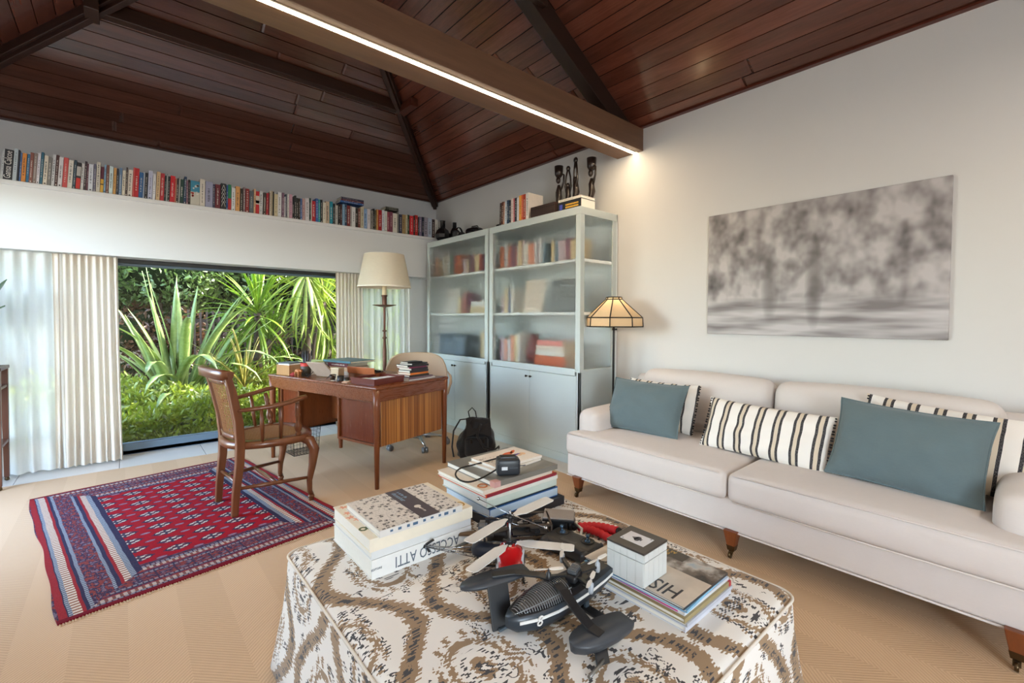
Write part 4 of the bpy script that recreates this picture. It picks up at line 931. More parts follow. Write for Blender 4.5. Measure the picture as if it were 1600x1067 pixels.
# ---- contents behind the frosted glass
pal=['#8a3a34','#c9b48c','#3a4a6a','#d6d2c8','#d6d2c8','#c4c8c8','#c9b48c','#a85c3a','#2f3238','#b8a4a8','#6a7f8c','#7a4a5c','#c4c8c8','#44604c','#b8a4a8','#cf8a70']
pn={'#8a3a34':'brick red','#c9b48c':'tan','#3a4a6a':'navy','#d6d2c8':'white','#5c6a4a':'moss green','#a85c3a':'rust','#2f3238':'black','#b8a4a8':'rose grey','#6a7f8c':'slate blue','#d2b04a':'mustard','#7a4a5c':'plum','#c4c8c8':'pale grey','#44604c':'dark green','#cf8a70':'salmon'}
def shelf_books(yA,yB,z,cab,shelf,hmax,n0):
    y=yA; i=0
    while True:
        w=R.choice((.03,.04,.05,.06)); 
        if y-w<yB: break
        c_=R.choice(pal); i+=1
        book('%s book behind frosted glass, %s on %s, %s cabinet'%(pn[c_],ordn(i),shelf,cab),w-.001,R.uniform(.16,.22),hmax*R.uniform(.72,1),c_,Matrix.Translation((2.95+R.uniform(0,.03),y,z+.0005))@Matrix.Rotation(-PI/2,4,'Z'),'books behind frosted glass',title=False); y-=w+.001
def framed(label,y,z,w,h,c1,c2):
    f=thing('framed_picture',label,'frame',(3.0,y,z+.002),0,None,(0,.16,0)); obj('frame',MB().box((0,-w/2,0),(.018,w/2,.018)).box((0,-w/2,h-.018),(.018,w/2,h)).box((0,-w/2,.018),(.018,-w/2+.018,h-.018)).box((0,w/2-.018,.018),(.018,w/2,h-.018)),mat(c1,.4),f); obj('print',MB().box((.006,-w/2+.01,.01),(.014,w/2-.01,h-.01)),mat(c2,.6,n=14,amt=.3),f)
shelf_books(3.63,2.95,1.759,'nearer','top shelf',.27,0)
shelf_books(2.90,2.57,1.759,'nearer','outer top shelf',.22,0)
shelf_books(3.63,3.42,1.309,'nearer','middle shelf',.25,0)
framed('cream framed print behind frosted glass in middle of the nearer cabinet',3.20,1.309,.26,.32,'#dcd2c4','#cfc0b0')
framed('dark framed print behind frosted glass at outer side of the nearer cabinet',2.80,1.309,.32,.30,'#5c5a58','#7c8080')
shelf_books(3.63,3.30,.824,'nearer','bottom shelf',.30,0)
for i,(c_,nm) in enumerate((('#a84a22','rust'),('#b0552c','orange'),('#d8d2c6','white'),('#cdbfae','cream'),('#c8746a','salmon'))):
    flat('%s book lying behind frosted glass, %s up in low pile of nearer cabinet'%(nm,ordn(i+1)),(3.06,2.90,.824+i*.0455),(.40-.02*i,.24,.045),-PI/2,c_,'books behind frosted glass',title=False)
v=thing('vase','dark red jar behind frosted glass on bottom shelf of nearer cabinet','vase',(3.05,3.20,.823)); obj('body',MB().lathe([(.06,0),(.085,.08),(.07,.2),(.04,.24),(.045,.27)],20),mat('#6a2a26',.4),v); obj('rim',MB().lathe([(.045,.268),(.05,.275),(.045,.285)],20),mat('#4a1c1a',.4),v)
shelf_books(4.90,4.36,1.759,'corner','top shelf',.25,0); shelf_books(4.30,3.85,1.759,'corner','inner top shelf',.22,0)
framed('white framed print behind frosted glass in the corner cabinet',4.62,1.309,.25,.30,'#e4e0dc','#d8d4d0'); shelf_books(4.40,4.20,1.309,'corner','middle shelf',.24,0)
flat('tan box file lying behind frosted glass on middle shelf of the corner cabinet',(3.05,4.0,1.3095),(.28,.22,.07),-PI/2,'#b0a080',None,title=False); flat('white box file lying atop tan one behind frosted glass in corner cabinet',(3.05,4.0,1.380),(.26,.2,.06),-PI/2,'#d6d6d0',None,title=False)
v=thing('storage_box','slate blue storage box behind frosted glass on bottom shelf of corner cabinet','box',(3.06,4.55,.823)); obj('body',MB().rbox((0,0,.11),(.24,.5,.22),.03,n=3),mat('#5c6c7a',.6),v); obj('lid',MB().rbox((0,0,.235),(.25,.51,.03),.01,n=2),mat('#4a5a68',.6),v)
v=thing('headphones','dark rounded helmet shape behind frosted glass on bottom shelf of corner cabinet','helmet',(3.05,4.13,.823)); obj('shell',MB().ball((0,0,.105),(.10,.12,.105),10),mat('#33383e',.5),v); obj('pad',MB().lathe([(.07,0),(.075,.012)],18),m_black,v)
v.name='helmet'
shelf_books(4.02,3.82,.824,'corner','bottom shelf',.30,0)
# ---- things on the desk (desk frame: x across the end, y along the length)
def dpos(x,y,z=.7505): c,q=math.cos(DA),math.sin(DA); return (1.378+c*x-q*y,3.10+q*x+c*y,z)
def onpx(x,y,z=.7505): return (x,y,z)
# pile of notebooks near the right corner
piles=[('#b9b8bc','grey flat magazine at the very bottom of desk notebook pile',.30,.22,.010,.0),('#6c5a66','mauve striped magazine second from bottom of desk notebook pile',.29,.21,.012,.05),('#2a2828','black notebook just below the orange one in desk pile',.215,.15,.014,-.05),('#d8782c','orange notebook in the desk pile between black ones',.215,.145,.016,.03),('#2c2428','thick black notebook right above the orange one in desk pile',.21,.14,.020,-.02),('#332830','black notebook below the magenta one in desk pile',.205,.14,.018,.06),('#8a2050','magenta notebook near the top of desk pile',.205,.14,.010,.02),('#28272b','wide black notebook third from top of desk pile',.22,.15,.016,-.10),('#222126','black notebook second from top of desk pile',.20,.13,.010,.08),('#1e1e22','small black notebook topmost on desk pile',.15,.10,.010,-.12)]
z=.7505; px_,py_,_=dpos(.53,.17)
for i,(c_,lb,L,Wd,t,a) in enumerate(piles):
    flat(lb,(px_+R.uniform(-.012,.012),py_+R.uniform(-.012,.012),z),(L,Wd,t),DA+a,c_,'notebook pile on the desk',title=False,seed=i); z+=t+.0005
p=thing('paper','loose white papers spread beside the notebook pile on the desk','paper',dpos(.50,.42,.7504),DA+.2)
for i in range(3): obj('sheet',MB().cbox((i*.012,i*-.01,.0008+i*.001),(.21,.297,.0008),M=Matrix.Rotation(i*.12,4,'Z')),mat('#dcdad8',.7,amt=.03),p)
# red leather box tray
t_=thing('desk_tray','open red leather box tray with papers at near desk corner','tray',dpos(.20,.215),DA+.02)
m_red=mat('#5e1f14',.3,n=14,amt=.2,coat=.25)
obj('body',MB().box((-.15,-.13,0),(.15,.13,.006)).box((-.15,-.13,.006),(-.142,.13,.045)).box((.142,-.13,.006),(.15,.13,.045)).box((-.142,-.13,.006),(.142,-.122,.045)).box((-.142,.122,.006),(.142,.13,.045)),m_red,t_,.0015)
obj('rim',MB().box((-.153,-.133,.030),(-.1495,.133,.047)).box((.1495,-.133,.030),(.153,.133,.047)).box((-.1495,-.133,.030),(.1495,-.1295,.047)).box((-.1495,.1295,.030),(.1495,.133,.047)),m_red,t_,.001)
pp_=thing('paper','white card and note slips lying inside the red leather tray','paper',(0,0,0)); pp_.location=dpos(.20,.215,.7572); pp_.rotation_euler=(0,0,DA)
obj('card',MB().box((-.05,-.10,.0),(.12,.02,.030)),mat('#d4d4d6',.6),pp_); obj('card',MB().box((-.13,.0,.0),(-.03,.10,.026)),mat('#c9c2ae',.6),pp_); obj('note',MB().box((.0,.03,.0),(.06,.10,.024)),mat('#6c7466',.6),pp_)
# watches / straps tray, brown box, photo stand etc. along the front edge
w_=thing('watch_box','brown leather watch box with a row of dark watches on the desk','box',dpos(.33,.50),DA+PI/2+.05)
obj('body',MB().box((-.16,-.055,0),(.16,.055,.05)),mat('#7a4322',.4),w_,.004); obj('lid',MB().box((-.16,.053,.048),(.16,.061,.105),M=T(0,.0,0,0,-.15)),mat('#9a5228',.4),w_,.003)
for i in range(6): 
    q=obj('watch',MB().lathe([(.006,0),(.019,.002),(.019,.012),(.014,.015)],16,(-.13+i*.052,-.005,.056)),mat('#1c1c1e',.25,metal=.4),w_); obj('strap',MB().box((-.13+i*.052-.010,-.05,.050),(-.13+i*.052+.010,.045,.058)),mat('#2c2522',.6),q)
b_=thing('brass_box','small pale tin box standing upright near desk edge before the watches','box',dpos(.13,.62),DA+.1); obj('body',MB().box((-.03,-.045,0),(.03,.045,.085)),mat('#a08c74',.35,metal=.3),b_,.003); obj('lid',MB().box((-.031,-.046,.085),(.031,.046,.097)),mat('#b4a288',.35,metal=.3),b_,.002)
for i,(x,y,r_,h_,c_,lb) in enumerate(((.075,.505,.028,.042,'#2b2a2a','black lens lying near desk edge beside clear glass tumbler'),(.085,.445,.022,.030,'#37342f','small dark metal tin beside the red leather tray'))):
    o=thing('camera_lens' if i==0 else 'tin',lb,'lens' if i==0 else 'tin',dpos(x,y)); obj('barrel',MB().lathe([(r_*.9,0),(r_,.004),(r_,h_*.5),(r_*.92,h_*.55),(r_*.95,h_)],20),mat(c_,.35,metal=.4),o); obj('front_ring',MB().lathe([(r_*.95,h_),(r_*.7,h_+.001),(r_*.6,h_-.004)],20),m_black,o)
o=thing('glass_tumbler','small clear glass tumbler at desk edge','glass',dpos(.055,.575)); 
m_glass,nt,b=newmat('clear_glass'); b.inputs['Transmission Weight'].default_value=1; b.inputs['Roughness'].default_value=.02; b.inputs['IOR'].default_value=1.3
obj('bowl',MB().lathe([(.020,0),(.026,.05),(.024,.05),(.018,.006)],20),m_glass,o); obj('contents',MB().lathe([(.016,.008),(.018,.022)],16),mat('#3a342c',.4),o)
o=thing('note_block','orange red note cards lying flat near desk edge','cards',dpos(.06,.40),DA+.2); 
for i in range(3): obj('card',MB().cbox((i*.006,i*.004,.002+i*.003),(.07,.05,.0025),M=Matrix.Rotation(.2*i,4,'Z')),mat(('#d9cbb6','#c8502c','#d8c8a8')[i],.6),o)
# leaning book stand with grey book (crossed sticks)
o=thing('book_stand','open cream book leaning on crossed black wire stand on the desk','book stand',dpos(.15,.80),DA)
M_=Matrix.Rotation(PI/2+.1,4,'Z')
bb=obj('leaning_board',MB().box((-.11,-.004,0),(.11,.004,.165),M=M_@T(0,0,.01,0,-.72)),mat('#a89484',.6),o)
for s in (1,-1):
    obj('wire',MB().tube([M_@Vector((s*.112,-.06,.006)),M_@Vector((s*.112,.02,.06)),M_@Vector((s*.112,.11,.142))],.003,6),m_black,o)
    obj('wire',MB().tube([M_@Vector((s*.112,.09,.006)),M_@Vector((s*.112,.0,.07)),M_@Vector((s*.112,-.02,.09))],.003,6),m_black,o)
# wooden box with cards (far end), pen mug, animal
o=thing('wooden_box','light wooden file box holding papers at far desk end','box',dpos(.10,1.25),DA+.1)
obj('body',MB().box((-.07,-.085,0),(.07,.085,.088)),wood('maple_box','#8a6238','#b88a58','z',2,.4,.05),o,.003)
obj('papers',MB().box((-.06,-.07,.088),(.06,.07,.100)),m_pagew,o); obj('envelope',MB().box((-.075,-.07,.1005),(.075,.08,.108),M=T(0,0,0,.2)),mat('#3c4450',.5),o)
o=thing('paper_stack','white papers stacked behind wooden file box on the desk','paper',dpos(.26,1.22),DA)
for i in range(4): obj('sheet_bundle',MB().cbox((0,0,.012+i*.024),(.22,.30,.0235),M=Matrix.Rotation(.05*i,4,'Z')),mat(('#d8d4cc','#c9c4ba','#dddad4','#cfcfcf')[i],.7),o)
o=thing('pen_pot','red black painted pen pot full of dark pens on the desk','pen pot',dpos(.12,1.04))
obj('pot',MB().lathe([(.040,0),(.043,.11),(.039,.11),(.037,.005)],20),mat('#3a3226',.5,n=40,amt=.6),o); obj('red_band',MB().lathe([(.0436,.085),(.0445,.113),(.0385,.113)],20,caps=False),mat('#b02c20',.5),o)
for i in range(14):
    a=R.uniform(0,2*PI); r_=R.uniform(.005,.03); l=R.uniform(.17,.225)
    obj('pen',MB().tube([(r_*math.cos(a)*.6,r_*math.sin(a)*.6,.008),(r_*math.cos(a)*1.8,r_*math.sin(a)*1.8,l)],.0055,6),mat(R.choice(('#1c1c20','#26262a','#2c2a33','#3a2a2a','#888890')),.35),o)
o=thing('animal_figure','small orange wooden ox figure in front of the pen pot','figurine',dpos(.035,1.02),DA+PI/2+PI)
m_ox=wood('carved_wood','#8a4a20','#b8743c','x',2,.45,.1)
ox=MB().tube([(-.035,0,.045),(-.02,0,.05),(.01,0,.050),(.03,0,.048)],[.010,.016,.017,.012],10); obj('body',ox,m_ox,o)
obj('head',MB().tube([(.03,0,.05),(.045,0,.058),(.055,0,.048)],[.010,.010,.006],8),m_ox,o); obj('horns',MB().tube([(.043,-.018,.072),(.044,-.010,.064),(.044,0,.063),(.044,.010,.064),(.043,.018,.072)],[.002,.003,.004,.003,.002],6),m_ox,o); obj('tail',MB().tube([(-.036,0,.048),(-.044,0,.03)],.002,5),m_ox,o)
for x in (-.025,.02):
    for y in (-.009,.009): obj('leg',MB().frust((x,y,0),(.0045,.0045),(x,y,.042),(.006,.006)),m_ox,o)
o=thing('cloth','crumpled red cloth tucked under the pen pot at desk edge','cloth',dpos(.05,1.10)); 
obj('fold',MB().rbox((0,0,.010),(.05,.09,.02),.009,(.004,.004,.006),4),mat('#8a1a16',.8),o); obj('fold',MB().rbox((.01,.02,.021),(.04,.05,.014),.006,(.003,.003,.004),3),mat('#9a2018',.8),o)
o=thing('spectacles','pair of dark framed spectacles folded near the wire book stand','spectacles',dpos(.06,.93),DA+1.2)
for s in (1,-1): obj('rim',MB().tube([(s*.032+.022*math.cos(a),0,.018+.017*math.sin(a)) for a in [2*PI*i/16 for i in range(17)]],.0018,5),m_black,o); obj('temple',MB().tube([(s*.055,.0,.024),(s*.05,.12,.018),(s*.048,.14,.006)],.0018,5),m_black,o)
obj('bridge',MB().tube([(-.010,0,.022),(0,0,.026),(.010,0,.022)],.0018,5),m_black,o)
# stack of big books at back of the desk
bp_=dpos(.46,.92)
flat('pale grey folder lying lowest under maroon book at desk back',(bp_[0],bp_[1],.7505),(.34,.25,.03),DA-PI/2,'#cfc6b8','book stack at desk back',title=False)
flat('cream book lying under the maroon one at desk back',(bp_[0],bp_[1],.7810),(.30,.23,.034),DA-PI/2,'#c8a482','book stack at desk back',title=False)
flat('maroon book lying under the blue-green one at desk back',(bp_[0],bp_[1],.8155),(.28,.22,.038),DA-PI/2,'#5c2428','book stack at desk back',seed=3)
flat('wide blue-green book lying topmost in the stack at desk back',(bp_[0]+.01,bp_[1],.8540),(.39,.27,.018),DA-PI/2,'#3f6a74','book stack at desk back',title=False)
o=thing('notepad','pale yellow green notepad lying on papers beside blue-green book','notepad',dpos(.30,1.20,.8475),DA+.1); obj('pad',MB().box((-.09,-.1,0),(.09,.1,.012)),mat('#c8d48c',.6),o); obj('binding',MB().box((-.092,.09,0),(.092,.102,.0135)),mat('#7a8a54',.6),o)
# ---- black backpack
bgp=thing('backpack','slouched black fabric backpack on the floor against the grey cabinet','backpack',(2.43,3.33,0),-.55)
m_nyl=fabric('black_nylon','#1b1a1d',.6,120,.3,.2,.25)
def bag(u,v):
    a=2*PI*u; z=.33*v; k=1-.42*max(0,v-.45)/.55; 
    f=1+.05*math.sin(5*a+3*v*4)+.04*math.sin(9*a-8*v)
    bulge=1+.10*math.sin(PI*min(1,v*1.3))
    rx,ry=.155*k*f*bulge,.105*k*f*bulge
    return (math.copysign(abs(math.cos(a))**.7,math.cos(a))*rx+.03*v*v,math.copysign(abs(math.sin(a))**.7,math.sin(a))*ry,z+.012*math.sin(3*a+2)*v)
mb=MB(); rings=[[bag(j/28,i/16) for j in range(28)] for i in range(17)]; rings.append([(.03+(x-.03)*.35,y*.35,.345) for x,y,z in rings[-1]])
obj('body',mb.loft(rings,True),m_nyl,bgp)
obj('front_pocket',MB().rbox((.0,-.095,.11),(.21,.07,.17),.03,(0,.014,0),5),m_nyl,bgp)
fl_=MB().grid(lambda u,v:((2*u-1)*.11+.02,-.10-.045*math.sin(PI*v*.5)*(.4+.6*v)+.10*(1-v),.345-.12*v+.012*math.sin(6*u+5*v)),10,8); obj('flap',fl_,m_nyl,bgp)
obj('handle',MB().tube([(-.05,.03,.33),(-.065,.03,.40),(-.03,.03,.435),(.0,.03,.40),(.01,.03,.34)],.009,8,flat=.6),m_nyl,bgp)
obj('shoulder_strap',MB().tube([(-.04,.05,.33),(-.14,.02,.33),(-.20,-.02,.24),(-.215,-.04,.10),(-.20,-.05,.012)],[.011]*5,8,flat=.5),m_nyl,bgp)
obj('shoulder_strap',MB().tube([(.04,-.09,.31),(.0,-.15,.22),(.06,-.165,.12),(.15,-.14,.08),(.20,-.09,.10),(.21,-.04,.07)],[.012]*6,8,flat=.5),m_nyl,bgp)
for x in (-.05,.06): obj('buckle',MB().rbox((x,-.146,.17),(.022,.012,.04),.004,n=2),m_knob,bgp)
# ================================================================ OTTOMAN AND WHAT LIES ON IT
def ikat():
    m,nt,b=newmat('ikat_cotton'); uvn=nt.nodes.new('ShaderNodeUVMap'); sp=nt.nodes.new('ShaderNodeSeparateXYZ'); nt.links.new(uvn.outputs[0],sp.inputs[0])
    u,v=X(nt,sp.outputs[0]),X(nt,sp.outputs[1])
    thr=((v*(1/.0042)).fl()).rnd(); thr2=((v*(1/.0042)).fl()+91.0).rnd()
    uj=u+(thr-.5)*.020+(noise(nt,vec(nt,u,v),26,2)-.5)*.010
    vj=v+(noise(nt,vec(nt,u+4.0,v),22,2)-.5)*.018
    P,Q=.46,.56
    a=uj.pp(P/2); bb=vj.pp(Q/2)
    c=((vj*(2*PI/Q)).m('COSINE'))*(P*.17)+P*.25
    dist=(a-c).ab()
    white=lin('#e2dfda'); brown=lin('#8f7455'); dark=lin('#26262e')
    n1=noise(nt,vec(nt,uj,vj),34,2); n2=noise(nt,vec(nt,uj+3.0,vj+1.0),60,2)
    band=dist.lt(.030); 
    col=mix(nt,band,white,brown)
    dash=(thr.gt(.42))*(dist.lt(.012))*n2.gt(.45)
    col=mix(nt,dash,col,dark)
    # medallions inside the ogees
    for (cx,cy,rx,ry,s_) in ((0.0,0.0,.078,.115,0),(P/2,Q/2,.078,.115,1)):
        e=(((a-cx)/rx)*((a-cx)/rx)+((bb-cy)/ry)*((bb-cy)/ry)).sq()
        col=mix(nt,e.gt(.80)*e.lt(1.0)*n1.gt(.36),col,brown)
        col=mix(nt,e.gt(.50)*e.lt(.62)*(thr2.gt(.35)),col,dark)
        col=mix(nt,e.lt(.34),col,brown); col=mix(nt,e.lt(.20)*e.gt(.1),col,dark); col=mix(nt,e.lt(.1),col,white)
        # flames above and below
        rays=((a-cx)*(2*PI/.034)).sin().gt(.25); k=e.gt(1.05)*e.lt(1.32)*rays*band.lt(.5)
        col=mix(nt,k,col,brown if s_ else mix(nt,thr.gt(.5),dark,brown))
    # small dark hooks scattered between
    sp_=noise(nt,vec(nt,uj*1.0,vj*.7),19,1,.3); ring=((sp_-.66).ab()).lt(.016)*band.lt(.5)
    col=mix(nt,ring,col,dark)
    weave=noise(nt,vec(nt,u*600.0,v*600.0),1,1)
    nt.links.new(mix(nt,weave*.12,col,(.6,.58,.55,1)),b.inputs['Base Color']); b.inputs['Roughness'].default_value=.9; b.inputs['Sheen Weight'].default_value=.15; b.inputs['Specular IOR Level'].default_value=.2
    bump(nt,b,weave,.2,.001); return m
def rrect(x0,y0,x1,y1,r,z,n=6):
    pts=[]
    for cx,cy,a0 in ((x1-r,y1-r,0),(x0+r,y1-r,PI/2),(x0+r,y0+r,PI),(x1-r,y0+r,1.5*PI)):
        for i in range(n+1): a=a0+PI/2*i/n; pts.append((cx+r*math.cos(a),cy+r*math.sin(a),z))
    return pts
OX0,OX1,OY0,OY1=.43,1.555,.465,1.745
rings=[]
for z,o,r in ((.012,.045,.05),(.10,.034,.05),(.22,.018,.05),(.33,.005,.05),(.385,.002,.05),(.405,-.003,.05),(.415,-.012,.05),(.420,-.028,.05),(.4225,-.07,.05)): rings.append(rrect(OX0-o,OY0-o,OX1+o,OY1+o,r,z))
# slight waviness of the skirt
for i in range(3):
    rings[i]=[(x+.006*math.sin(y*21+i)*(1-i*.3),y+.006*math.sin(x*19+i)*(1-i*.3),z) for x,y,z in rings[i]]
ob=MB().loft(rings,True,True); me=ob.mesh('ottoman'); uv=me.uv_layers.new(name='uv')
for p in me.polygons:
    nrm=p.normal
    for li in p.loop_indices:
        x,y,z=me.vertices[me.loops[li].vertex_index].co
        if nrm.z>.6: uv.data[li].uv=(x+.05,y)
        elif abs(nrm.x)>abs(nrm.y): uv.data[li].uv=(y*.9,z*1.15+.1)
        else: uv.data[li].uv=(x*.95,z*1.15+.02)
m_ik=ikat()
ot=tag(obj('ottoman',me,m_ik),'large square ottoman in white brown and navy ikat fabric, covered with books and toys','ottoman')
obj('welt',MB().tube([(x,y,z+.0) for x,y,z in rrect(OX0-.001,OY0-.001,OX1+.001,OY1+.001,.05,.408)]+[rrect(OX0-.001,OY0-.001,OX1+.001,OY1+.001,.05,.408)[0]],.0042,6,caps=False),mat('#d8d2c8',.85),ot)
ZO=.4228
# ---- left stack of white books
m_ink=mat('#2c3a4a',.6)
b1=flat('thick white book at bottom of left book stack with large serif title on spine',(.778,1.528,ZO),(.385,.345,.062),0,'#dfdfdc','left stack on the ottoman',m_pagew,title=False)
def spine_text(o,L,t,body,size,m,at=.5,flip=True,sx=1.0):
    # lying book: local x is thickness (up), z runs from right to left along the spine
    return text(body,size,o,(t/2,-.0012,L*at),(PI/2,(-PI/2 if flip else PI/2),0),m,sx=sx)
spine_text(b1,.385,.062,'ACCESSO ATTI',.052,mat('#5a6470',.6),.47,True,.72); spine_text(b1,.385,.062,'EDITORE',.009,m_ink,.045 if False else .96,False)
b2=flat('pale grey paperback second from bottom of left book stack',(.778,1.525,ZO+.0625),(.385,.33,.026),.006,'#d2d4d4','left stack on the ottoman',m_pagew,title=False)
b3=flat('thick cream book with printed leaves and large figure 8 on its cover',(.777,1.518,ZO+.089),(.395,.325,.042),0,'#e2d9c6','left stack on the ottoman',m_pagew,title=False)
m_gr=mat('#4c5a34',.6); m_pk=mat('#d8977c',.6)
def top_text(o,L,Wd,t,body,size,at,m,rot=0,sx=1.0):
    return text(body,size,o,(t+.0006,Wd*at[1],L*(1-at[0])),(PI/2 if False else 0,PI/2,PI/2+0),m,sx=sx)
def on_top(o,L,Wd,t,mb,m,name): return obj(name,mb,m,o)
class Top:
    "frame on the upper face of a lying book: u to the right, v away from the spine"
    def __init__(s,o,L,Wd,t): s.o=o; s.L=L; s.W=Wd; s.t=t; s.M=Matrix(((0,0,1,t),(0,1,0,0),(-1,0,0,L),(0,0,0,1)))
    def text(s,body,size,u,v,m,rot=0,sx=1.0,ext=.0003):
        q=text(body,size,s.o,(0,0,0),(0,0,0),m,ext=ext); q.matrix_local=s.M@Matrix.Translation((u,v,.0006))@Matrix.Rotation(rot,4,'Z')@Matrix.Diagonal((sx,1,1,1)); return q
    def patch(s,u0,v0,u1,v1,m,name='print',h=.0006): return obj(name,MB().box((u0,v0,0),(u1,v1,h),M=s.M),m,s.o)
    def mesh(s,mb,m,name): mb.v=[tuple(s.M@Vector(p)) for p in mb.v]; return obj(name,mb,m,s.o)
tp3=Top(b3,.395,.325,.042)
tp3.text('8',.075,.028,.085,m_gr,PI/2); tp3.text('0',.06,.375,.045,mat('#b0862c',.6),0)
lv=MB(); 
for i,(u_,v_) in enumerate(((.03,.17),(.022,.24),(.028,.30),(.015,.20))):
    for k in range(5):
        a=k*1.1+i; lv.prism([(u_+.018*math.cos(a),v_+.018*math.sin(a)),(u_+.008*math.cos(a+.5),v_+.008*math.sin(a+.5)),(u_,v_),(u_+.008*math.cos(a-.5),v_+.008*math.sin(a-.5))],0,.0007)
tp3.mesh(lv,m_pk,'leaf_print')
def dots_mat():
    m,nt,b=newmat('halftone_cover'); x,y,z=coord(nt)
    n=nt.nodes.new('ShaderNodeTexVoronoi'); n.distance='CHEBYCHEV'; n.inputs['Scale'].default_value=62; n.inputs['Randomness'].default_value=.75; nt.links.new(vec(nt,z,y,0.0),n.inputs['Vector'])
    d=X(nt,n.outputs['Distance']); n2=noise(nt,vec(nt,z,y),120,2)
    sep=nt.nodes.new('ShaderNodeSeparateColor'); nt.links.new(n.outputs['Color'],sep.inputs[0]); q=X(nt,sep.outputs[0])
    k=(d.lt(.36)*q.gt(.35)*n2.gt(.44)); c=mix(nt,k*.9,lin('#d6d0ca'),lin('#2c2a30')); c=mix(nt,n2.lt(.42)*.4,c,lin('#6a6668'))
    nt.links.new(c,b.inputs['Base Color']); b.inputs['Roughness'].default_value=.45; return m
b4=flat('notebook with black and white collage cover and dark band, topmost on left stack',(.765,1.487,ZO+.1315),(.315,.285,.022),.0,'#d0cdc8','left stack on the ottoman',m_pagew,title=False)
t4=Top(b4,.315,.285,.022); t4.patch(.004,.004,.150,.281,dots_mat(),'cover_print'); t4.patch(.222,.004,.311,.281,dots_mat(),'cover_print')
t4.patch(.150,-.0006,.222,.2856,mat('#4c444c',.5),'dark_band',.0009)
m_bl=mat('#7f9fb6',.6)
t4.text('a arte de',.020,.192,.225,m_bl,-PI/2,ext=.0006); t4.text('desenhar',.026,.172,.215,m_bl,-PI/2,ext=.0006)
kk=MB(); kk.lathe([(.013,0),(.012,.0014)],14,(.186,.095,0)).box((.183,.072,0),(.189,.09,.0014)); t4.mesh(kk,mat('#d6cfc6',.6),'emblem'); t4.text('ANO UM',.010,.188,.062,mat('#d6cfc6',.6),-PI/2,ext=.0007)
kk=MB()
for i in range(9): kk.box((.006+R.uniform(0,.004),-.0010,.03+i*.03),(.016,.0006,.03+i*.03+R.uniform(.008,.02)))
obj('spine_print',kk,mat('#44607c',.6),b4,kind='stuff')
# ---- middle stack
b=flat('flat black box book at bottom of the middle stack',(1.285,1.545,ZO),(.41,.35,.036),0,'#23242c','middle stack on the ottoman',mat('#2c2d34',.5),title=False)
b=flat('thick pale blue-white book with blue cover edge, second from bottom of middle stack',(1.277,1.552,ZO+.0365),(.385,.32,.040),0,'#2c5a94','middle stack on the ottoman',mat('#c4d2de',.6),title=False)
obj('spine_label',MB().box((.005,-.0008,.002),(.036,.0004,.383)),mat('#b9cddd',.45),b)
b=flat('thin dark green book in middle stack right above the blue-edged book',(1.272,1.552,ZO+.077),(.375,.31,.010),0,'#27343a','middle stack on the ottoman',m_pagew,title=False)
b=flat('pale mint book in the middle stack beneath the orange one',(1.263,1.550,ZO+.0875),(.39,.325,.030),0,'#c3cfc6','middle stack on the ottoman',m_pagew,title=False)
b=flat('white book with green lines in the middle stack beneath the orange one',(1.262,1.548,ZO+.118),(.395,.33,.016),0,'#d6d8ce','middle stack on the ottoman',m_pagew,title=False)
b=flat('orange and dark red softcover book in the middle of the middle stack',(1.250,1.548,ZO+.1345),(.40,.335,.011),.02,'#d9582c','middle stack on the ottoman',m_pagew,title=False)
obj('red_spine',MB().box((-.0004,-.0012,.0),(.0114,.0008,.395)),mat('#8a2434',.5),b); tb=Top(b,.40,.335,.011); tb.text('ATELIER FORMA',.032,.028,.165,mat('#a83a1e',.6),-PI/2,sx=.8)
b=flat('cream softcover book under the silver book of the middle stack',(1.235,1.548,ZO+.146),(.385,.325,.017),.02,'#d6c9b8','middle stack on the ottoman',m_pagew,title=False)
tb=Top(b,.385,.325,.017); kk=MB().tube([(.03+.018*math.cos(a),.045+.018*math.sin(a),.0004) for a in [2*PI*i/20 for i in range(21)]],.0035,5); tb.mesh(kk,mat('#b06a3c',.6),'ring_print')
m_silv,nt,bs_=newmat('silver_grey_cover'); bs_.inputs['Base Color'].default_value=lin('#85837c'); bs_.inputs['Metallic'].default_value=.35; bs_.inputs['Roughness'].default_value=.3; x,y,z=coord(nt); bump(nt,bs_,noise(nt,vec(nt,x,y,z),30,2),.05,.001)
b=flat('large silver grey book carrying the camera charger on the middle stack',(1.275,1.550,ZO+.1635),(.355,.345,.021),.0,'#8f908c','middle stack on the ottoman',m_pagew,title=False)
b.data.materials.clear(); b.data.materials.append(m_silv); obj('spine_corner',MB().box((-.0005,-.001,.325),(.0215,.03,.3555)),mat('#c99a94',.5),b)
b=flat('pale illustrated softcover lying on the silver book, lower of two',(1.29,1.545,ZO+.185),(.27,.19,.011),.10,'#dcd2c4','softcovers on the silver book',m_pagew,title=False)
b=flat('pale illustrated softcover with orange and purple drawing, topmost on middle stack',(1.305,1.552,ZO+.1965),(.265,.185,.010),.04,'#e2d8cc','softcovers on the silver book',m_pagew,title=False)
tb=Top(b,.265,.185,.010)
def blob(cx,cy,rx,ry,a0=0,n=14,s=0):
    q=random.Random(s); return [(cx+rx*math.cos(a)*q.uniform(.8,1.15)*math.cos(a0)-ry*math.sin(a)*math.sin(a0),cy+rx*math.cos(a)*math.sin(a0)+ry*math.sin(a)*q.uniform(.8,1.15)*math.cos(a0)) for a in [2*PI*i/n for i in range(n)]]
tb.mesh(MB().prism(blob(.15,.115,.062,.018,.25,s=1),0,.0006).prism(blob(.20,.128,.03,.010,.6,s=2),0,.0006),mat('#d8683c',.5),'drawing')
